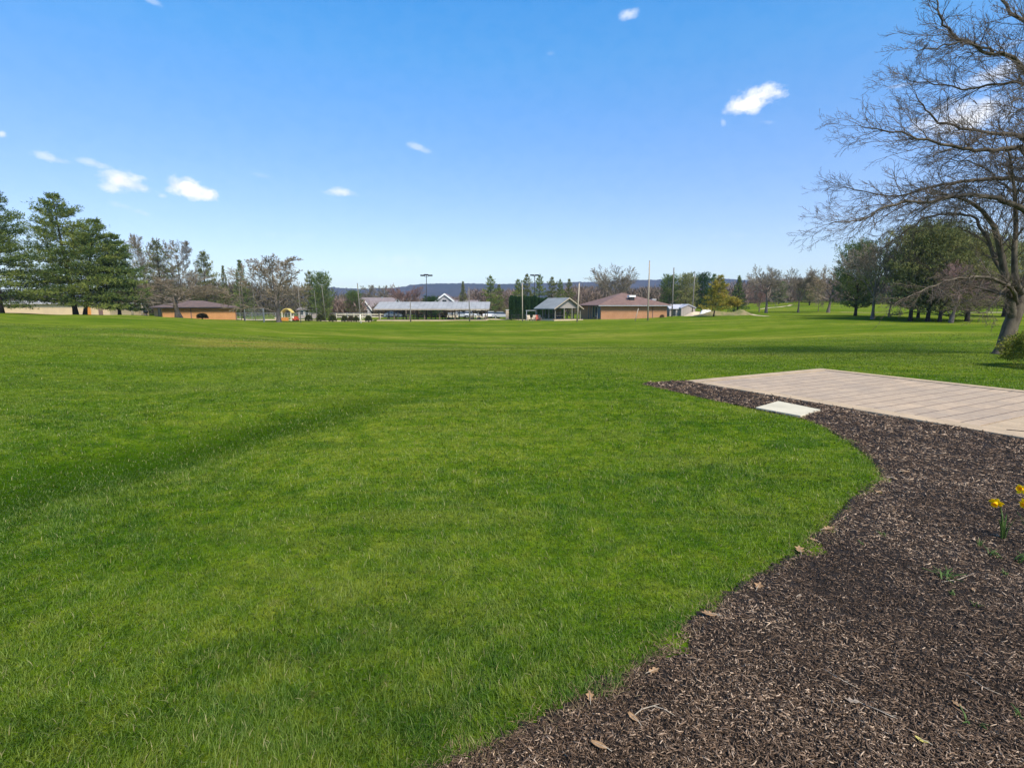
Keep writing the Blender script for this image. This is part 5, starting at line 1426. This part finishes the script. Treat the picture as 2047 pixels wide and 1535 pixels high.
ch0 = None
for i, (px, rot, m_, lb) in enumerate([(1058, .3, 'beige_wood', 'leftmost tan garden chair below the cedar hedge'), (1066, -.5, 'beige_wood', 'second tan garden chair below the cedar hedge'),
                              (1075, .2, 'red', 'dark red garden chair among the tan ones'), (1082, .6, 'beige_wood', 'rightmost tan garden chair next to the gabled pavilion')]):
    loc = gloc(px, 92)
    if ch0 is None:
        ch0 = thing('garden_chair', lb, 'chair', loc, rot, 'slatted garden chairs below the hedge'); o = ch0
        mb = MB()
        for k in range(5): mb.box(-.28+k*.115, -.28+k*.115+.1, -.45, .15, .3-.02*k*0, .33)
        mb.build('seat', M[m_], o)
        mb = MB()
        for k in range(5): mb.add([(-.28+k*.115,.15,.3),(-.18+k*.115,.15,.3),(-.18+k*.115,.5,1.05),(-.28+k*.115,.5,1.05),(-.28+k*.115,.19,.3),(-.18+k*.115,.19,.3),(-.18+k*.115,.54,1.05),(-.28+k*.115,.54,1.05)], [(0,1,2,3),(7,6,5,4),(0,3,7,4),(1,5,6,2),(3,2,6,7),(0,4,5,1)])
        mb.build('backrest', M[m_], o)
        for s in (-1, 1):
            MB().box(s*.38-.07, s*.38+.07, -.5, .3, .56, .6).build('armrest', M[m_], o)
            MB().box(s*.34-.04, s*.34+.04, -.46, -.38, 0, .56).build('leg', M[m_], o); MB().box(s*.34-.04, s*.34+.04, .2, .28, 0, .56).build('leg', M[m_], o)
    else:
        o = dup(ch0); o.name = 'garden_chair'; o.location = loc; o.rotation_euler = (0, 0, rot); tag(o, lb)
        if m_ != 'beige_wood':
            for c_ in o.children: c_.material_slots[0].link = 'OBJECT'; c_.material_slots[0].material = M[m_]
# swing gate frame behind the chairs
t = thing('swing_bench', 'grey swing bench frame behind the garden chairs', 'swing', gloc(1062, 95))
for xx in (-.85, .85): MB().box(xx-.06, xx+.06, -.06, .06, -.2, 1.75).build('post', M['galv'], t)
MB().box(-1, 1, -.07, .07, 1.75, 1.88).build('beam', M['galv'], t); MB().box(-.6, .6, -.2, .2, .42, .5).build('seat', M['pole_grey'], t)
# cream utility cabinet
t = thing('utility_cabinet', 'cream upright cabinet at the left end of the cedar hedge', 'cabinet', gloc(1015, 108))
hc = px_height(1015, 618, 108)*.9; MB().box(-.4, .4, -.3, .3, 0, hc).build('body', M['beige_wood'], t); MB().box(-.45, .45, -.35, .35, hc, hc+.08).build('roof', M['white'], t); MB().box(-.3, .3, -.325, -.302, .15, hc-.2).build('door', M['beige_wood'], t)
# barbecue grill by the brick building
t = thing('grill', 'small black grill at the left corner of the left brick building', 'grill', gloc(291, 80))
MB().tube([(0, 0, .55), (0, 0, .62), (0, 0, .8), (0, 0, .95), (0, 0, 1.02)], [.12, .28, .33, .25, .05], 12).build('bowl', M['dark'], t, smooth=True)
for a in (0, 2.1, 4.2): MB().tube([(.1*math.cos(a), .1*math.sin(a), .6), (.35*math.cos(a), .35*math.sin(a), 0)], .025, 5).build('leg', M['dark'], t)
for px, lb in ((265, 'pale upright post left of the grill'), (285, 'pale upright post beside the grill')):
    pole('wooden_post', lb, (px, 631), (px-1, 609), 84, .14, .14, 'pole_light', 'pale posts by the left pines', 'post')

# ------------------------------------------------------------------ golf carts and cars behind the long pavilion
def wheel(t, x, y, r, w=.18):
    o = MB().tube([(x, y-w/2, r), (x, y+w/2, r)], r, 16).build('wheel', M['tyre'], t); MB().tube([(x, y-w/2-.012, r), (x, y+w/2+.012, r)], r*.55, 12).build('rim', M['galv'], o)
gc0 = None
def golf_cart(px, Y, rot, label, mat='cream'):
    global gc0
    loc = gloc(px, Y)
    if gc0 is None:
        gc0 = t = thing('golf_cart', label, 'golf cart', loc, rot, 'golf carts by the long pavilion')
        pr = [(-1.15,.3),(1.2,.3),(1.25,.62),(.75,.95),(.45,.55),(-.1,.55),(-.2,.75),(-1.15,.8)]
        n = len(pr); MB().add([(x,-.55,z) for x,z in pr]+[(x,.55,z) for x,z in pr], [tuple(range(n)), tuple(range(n,2*n))[::-1]]+[(i,n+i,n+(i+1)%n,(i+1)%n) for i in range(n)]).build('body', M[mat], t)
        arc = [(-1.1+2.1*i/8, 1.85+.12*math.sin(PI*i/8)) for i in range(9)]
        MB().add([(a,-.62,b) for a,b in arc]+[(a,.62,b) for a,b in arc]+[(a,-.62,b-.06) for a,b in arc]+[(a,.62,b-.06) for a,b in arc],
                 [(i,i+1,10+i,9+i) for i in range(8)]+[(19+i,18+i,27+i,28+i) for i in range(8)]+[(i,18+i,19+i,i+1) for i in range(8)]+[(9+i,10+i,28+i,27+i) for i in range(8)]).build('canopy', M['cream'], t)
        for xx in (-.95, .8):
            for yy in (-.52, .52): MB().tube([(xx, yy, .7), (xx*.95, yy, 1.85)], .03, 6).build('roof_post', M['dark'], t)
        MB().box(-.75, -.15, -.5, .5, .8, .95).build('seat', M['galv'], t); MB().box(-.82, -.7, -.5, .5, .95, 1.35).build('backrest', M['galv'], t)
        for xx in (-.75, .8):
            for yy in (-.52, .52): wheel(t, xx, yy, .23)
        return t
    o = dup(gc0); o.name = 'golf_cart'; o.location = loc; o.rotation_euler = (0, 0, rot); return tag(o, label)
golf_cart(963, 108, 0, 'golf cart with cream canopy at the right end of the long pavilion')
golf_cart(902, 109, 1.4, 'golf cart seen end on under the middle of the long pavilion')
golf_cart(910, 108.5, 1.7, 'golf cart parked right beside the end-on cart')
golf_cart(951, 110, .1, 'golf cart half hidden behind the rightmost cart')
car0 = None
def car(px, Y, rot, label, mat):
    global car0
    loc = gloc(px, Y)
    if car0 is None:
        car0 = t = thing('parked_car', label, 'car', loc, rot, 'cars parked behind the long pavilion')
        pr = [(-2.15,.35),(2.15,.35),(2.2,.7),(1.9,.88),(1.1,.95),(-1.6,1.0),(-2.15,.9)]
        n = len(pr); b = MB().add([(x,-.85,z) for x,z in pr]+[(x,.85,z) for x,z in pr], [tuple(range(n)), tuple(range(n,2*n))[::-1]]+[(i,n+i,n+(i+1)%n,(i+1)%n) for i in range(n)]).build('body', M[mat], t)
        bv = b.modifiers.new('b', 'BEVEL'); bv.width = .08; bv.segments = 2
        c = [(-1.7,.97),(1.05,.93),(.35,1.42),(-1.15,1.45)]
        MB().add([(x,-.78 if z<1.2 else -.62,z) for x,z in c]+[(x,.78 if z<1.2 else .62,z) for x,z in c], [(0,1,2,3),(7,6,5,4),(0,4,5,1),(1,5,6,2),(2,6,7,3),(3,7,4,0)]).build('window', M['glass'], t)
        MB().box(-1.12, .33, -.61, .61, 1.44, 1.5).build('roof', M[mat], t)
        for xx in (-1.35, 1.35):
            for yy in (-.8, .8): wheel(t, xx, yy, .32)
        for s in (-.6, .6): MB().box(2.14, 2.22, s-.18, s+.18, .62, .75).build('headlight', M['white'], t)
        for s in (-.6, .6): MB().box(-2.19, -2.12, s-.16, s+.16, .7, .85).build('tail_light', M['red'], t)
        return t
    o = dup(car0); o.name = 'parked_car'; o.location = loc; o.rotation_euler = (0, 0, rot); tag(o, label)
    for c_ in o.children:
        if c_.name.split('.')[0] in ('body', 'roof'): c_.material_slots[0].link = 'OBJECT'; c_.material_slots[0].material = M[mat]
    return o
car(786, 124, 0, 'silver car parked left behind the long pavilion', 'cargrey')
car(921, 118, .1, 'silver car behind the middle of the long pavilion', 'cargrey')
car(940, 119, 0, 'white car behind the right part of the long pavilion', 'carwhite')
car(984, 114, .1, 'white car just right of the long pavilion', 'carwhite')
car(1003, 112, .05, 'silver car left of the cream cabinet', 'cargrey')

# ------------------------------------------------------------------ daffodils, sprouts, fallen leaves, twigs
def ribbon(mb, pts, w0, w1=None, up=(0, 0, 1), nrm=None, th=.0012):
    pts = [np.array(p, float) for p in pts]; n = len(pts); vs = []
    for i, p in enumerate(pts):
        d = unit(pts[min(i+1, n-1)]-pts[max(i-1, 0)]); s = np.cross(d, nrm if nrm is not None else (0.3, -.9, .2)); s = unit(s); nn = np.cross(s, d)
        t = i/(n-1); w = w0*(1-t**3) + .0006 if w1 is None else w0+(w1-w0)*t
        vs += [p-s*w-nn*th, p+s*w-nn*th, p+s*w*.9+nn*th, p-s*w*.9+nn*th]
    fs = [(i*4+k, i*4+(k+1) % 4, (i+1)*4+(k+1) % 4, (i+1)*4+k) for i in range(n-1) for k in range(4)] + [(3,2,1,0), tuple((n-1)*4+k for k in range(4))]
    mb.add(vs, fs)
def daffodil(label, gp_, head_px, hY, face, seed, nleaf=5, lh=.17):
    bx_, by_ = gp_; z0 = float(mulch_h(np.array(bx_), np.array(by_))); t = thing('daffodil', label, 'daffodil', (bx_, by_, z0), 0, 'yellow daffodils in the mulch')
    o = np.array((bx_, by_, z0)); hd = at(head_px[0], head_px[1], hY) - o; rn = random.Random(seed)
    f = unit(np.array(face, float))
    neck = hd - f*.028
    MB().tube([(0,0,-.01), neck*np.array((.35,.35,.5)), neck*np.array((.8,.8,.9))+np.array((0,0,.01)), neck + np.array((0,0,.012)), neck, hd-f*.012], [.0035,.0032,.003,.003,.004,.0045], 7).build('stalk', M['stem'], t, smooth=True)
    a = unit(np.cross(f, (0.1, .2, 1))); b = np.cross(f, a)
    mb = MB()
    for k in range(6):
        an = k*PI/3 + rn.uniform(-.2, .2); u = a*math.cos(an)+b*math.sin(an); s = np.cross(f, u); L = .036*rn.uniform(.85, 1.15); back = rn.uniform(-.012, .008)
        q = [hd+u*.004, hd+u*L*.45+s*.012-f*.003, hd+u*L*.8+s*.008+f*back*.7, hd+u*L+f*back, hd+u*L*.8-s*.008+f*back*.7, hd+u*L*.45-s*.012-f*.003]
        q2 = [p_-f*.0012 for p_ in q]
        mb.add(q+q2, [(0,1,2,3,4,5),(11,10,9,8,7,6)]+[(i, 6+i, 6+(i+1)%6, (i+1)%6) for i in range(6)])
    mb.build('petals', M['petal'], t)
    mb = MB(); mb.tube([hd, hd+f*.012, hd+f*.026, hd+f*.033], [.009, .011, .0135, .018], 12, False); mb.tube([hd, hd+f*.012, hd+f*.026, hd+f*.0325], [.008, .010, .0125, .017], 12, False); mb.build('trumpet', M['trumpet'], t, smooth=True)
    for k in range(nleaf):
        an = rn.uniform(0, 2*PI); r_ = rn.uniform(.02, .07); l_ = lh*rn.uniform(.7, 1.1); x_, y_ = math.cos(an), math.sin(an)
        mb = MB(); ribbon(mb, [(x_*.01, y_*.01, -.01), (x_*r_*.35, y_*r_*.35, l_*.4), (x_*r_*.7, y_*r_*.7, l_*.8), (x_*r_, y_*r_, l_)], .0055, nrm=(x_, y_, .1)); mb.build('leaf', M['stem'], t)
daffodil('nodding yellow daffodil nearest the lawn, left of the other two', ground(2003, 1083), (1991, 1004), 3.14, (-.75, -.45, -.35), 1, 9, .17)
daffodil('upper yellow daffodil cut by the right edge of the picture', ground(2052, 1075), (2043, 978), 3.2, (-.8, -.2, .25), 2, 6, .15)
daffodil('lower right yellow daffodil cut by the right edge', ground(2070, 1100), (2050, 1007), 3.1, (-.85, -.4, -.1), 3, 6, .15)

def sprout(label, px, py, h, n, spread, seed):
    h *= .72; n = max(4, int(n * .75))
    x, y = ground(px, py); t = thing('grass_sprout', label, 'sprout', (x, y, float(mulch_h(np.array(x), np.array(y)))), 0, 'green sprouts coming up through the mulch'); rn = random.Random(seed); mb = MB()
    for k in range(n):
        an = rn.uniform(0, 2*PI); r_ = spread*rn.uniform(.3, 1); l_ = h*rn.uniform(.55, 1.05); o = (spread*.35*rn.uniform(-1, 1), spread*.35*rn.uniform(-1, 1))
        ribbon(mb, [(o[0], o[1], -.005), (o[0]+math.cos(an)*r_*.3, o[1]+math.sin(an)*r_*.3, l_*.55), (o[0]+math.cos(an)*r_, o[1]+math.sin(an)*r_, l_)], .0026, nrm=(math.cos(an), math.sin(an), .1))
    mb.build('blades', M['stem'], t)
for i, (px, py, h, n, s, lb) in enumerate([
    (1955, 1096, .07, 7, .03, 'pale green sprout left of the daffodil leaves'), (1765, 1078, .05, 9, .04, 'small sprout in open mulch halfway between lawn and daffodils'),
    (1890, 1168, .06, 26, .10, 'loose green patch of blades below the daffodils'), (2008, 1158, .05, 8, .03, 'bright little sprout below the daffodils near the right edge'),
    (1948, 1225, .045, 6, .03, 'sprout beside the curled white chip'), (1900, 1200, .04, 7, .04, 'faint sprout just under the loose green patch'),
    (2036, 1130, .10, 22, .10, 'grassy tuft at the right edge under the daffodils'), (1985, 1120, .05, 14, .09, 'sparse green blades under the nearest daffodil'),
    (2043, 1445, .05, 8, .05, 'sprout at the right edge low in the picture'), (1945, 1460, .04, 8, .05, 'lone sprout in the lower right mulch'),
    (1720, 1095, .04, 6, .03, 'tiny sprout near the lawn rim beside the oak leaves')]):
    sprout(lb, px, py, h, n, s, 50+i)

def oak_leaf(label, px, py, size, rot, mat='deadleaf', lobes=4, seed=1, name='fallen_leaf', curl=.25, slim=1.0, hover=.012):
    x, y = ground(px, py); rn = random.Random(seed); z = max(float(mulch_h(np.array(x), np.array(y))), H(x, y)) + hover
    t = thing(name, label, 'leaf', (x, y, z), rot, 'dry leaves lying on the mulch')
    L = size; left, right = [], []
    m_ = 2*lobes+1
    for i in range(m_+1):
        f = i/m_; base = math.sin(PI*min(1, f*.92+.05))**.7*.30*L*slim
        w_ = base*(1.25 if i % 2 else .45)*rn.uniform(.85, 1.1) if lobes > 1 else base
        w_ = w_ if 0 < i < m_ else .004
        left.append((f*L - (.06*L if i % 2 else 0)*-1, w_)); right.append((f*L + (.06*L if i % 2 else 0), -w_*rn.uniform(.85, 1.1)))
    def zc(a, b): return curl*L*((a/L-.5)**2*1.4 + (b/L)**2*3.0) + .1*L*math.sin(a/L*5+seed)*.3
    vs = []; fs = []
    for k, dz in ((0, .0), (1, -.0016)):
        for i in range(m_+1):
            a = i/m_*L
            for (p_, q_) in ((left[i]), (a, 0), (right[i])): vs.append((p_, q_, zc(p_, q_)+dz))
    n3 = (m_+1)*3
    for i in range(m_):
        for c_ in (0, 1):
            q = (i*3+c_, i*3+c_+1, (i+1)*3+c_+1, (i+1)*3+c_)
            fs.append(q[::-1]); fs.append(tuple(v_+n3 for v_ in q))
    MB().add(vs, fs).build('blade', M[mat], t)
    MB().tube([(-.35*L, .02*L, .01*L), (0, 0, zc(0, 0)), (L*.9, 0, zc(L*.9, 0)+.001)], [.0012, .0014, .0006], 5).build('midrib', M['drystem'], t)
    return t
for i, a in enumerate([
    ('star lobed tan oak leaf lying alone near the lawn rim', 1600, 1112, .085, 1.2, 'deadleaf', 3), ('orange oak leaf under the grass tips, right of the star lobed leaf', 1645, 1062, .08, .3, 'deadleaf', 3),
    ('small curled leaf between the star lobed leaf and the orange one', 1634, 1085, .06, 2.2, 'deadleaf', 3), ('pale tan leaf pile piece at the rounded tip of the lawn', 1752, 989, .075, .6, 'deadleaf', 3),
    ('tan leaf on the mulch right of the lawn tip', 1800, 950, .08, .2, 'deadleaf', 3), ('leaf just left of the one right of the lawn tip', 1785, 958, .06, 2.6, 'deadleaf2', 2),
    ('brown leaf against the mulch side of the lawn, upper middle', 1512, 1190, .07, .9, 'deadleaf', 2), ('orange brown leaf half under grass in the lower lawn rim', 1432, 1240, .07, 2.9, 'deadleaf', 3),
    ('tan crumpled leaf at the lower lawn rim', 1297, 1352, .05, .4, 'deadleaf', 2), ('large brown curled leaf at the lower edge of the picture', 1212, 1521, .055, 2.6, 'deadleaf', 1),
    ('pinkish leaf below the bent stem', 1275, 1462, .05, 2.1, 'deadleaf', 1), ('pale crinkled leaf joined to a straight stem in the lower right', 1715, 1418, .045, 2.7, 'deadleaf2', 2),
    ('slim yellow leaf low in the right corner', 1852, 1506, .035, 2.4, 'yellowleaf', 1), ('straw coloured leaf left of the bottom lawn rim', 1180, 1410, .05, 1.5, 'deadleaf', 2),
    ('small whitish leaf in the middle of the mulch', 1592, 1208, .03, .5, 'deadleaf2', 1), ('light reddish leaf at the far right of the lower mulch', 1925, 1430, .04, 1.9, 'deadleaf', 3),
    ('reddish leaf pieces under the daffodil sprouts', 1945, 1195, .035, 1.0, 'deadleaf', 2)]):
    lb, px, py, sz, rot, m_, lo = a
    oak_leaf(lb, px, py, sz, rot, m_, lo, seed=i+3, slim=.75 if lo == 1 else 1.0)
def stick(label, pts, r, mat='drystem', nm='twig'):
    P_ = []
    for px, py in pts:
        x, y = ground(px, py); P_.append(np.array((x, y, float(mulch_h(np.array(x), np.array(y)))+.012)))
    o = P_[0].copy(); t = thing(nm, label, 'twig', tuple(o), 0, 'pale twigs on the mulch')
    Q = [p_-o for p_ in P_]; MB().tube(Q, [r]*(len(Q)-1)+[r*.5], 6).build('stem', M[mat], t, smooth=True)
    k = len(Q)//2; MB().tube([Q[k], Q[k]+(Q[-1]-Q[0])*.12+np.array((.008, .004, .006))], [r*.8, r*.4], 5).build('side_shoot', M[mat], t)
stick('pale bent stem arching in the lower middle mulch', [(1268, 1440), (1282, 1428), (1305, 1424), (1328, 1432), (1348, 1446)], .0018)
stick('straight pale stem running from the crinkled leaf', [(1722, 1420), (1750, 1434), (1778, 1448), (1792, 1455)], .0018)
stick('thin straight twig near the bottom centre right', [(1645, 1352), (1685, 1375), (1712, 1390)], .0016)
stick('long thin twig in the mulch near the right edge', [(1930, 1360), (1965, 1385), (2000, 1400)], .0016)
stick('grey twig lying across the mulch below the daffodils', [(1880, 1180), (1915, 1172), (1945, 1160)], .0016)
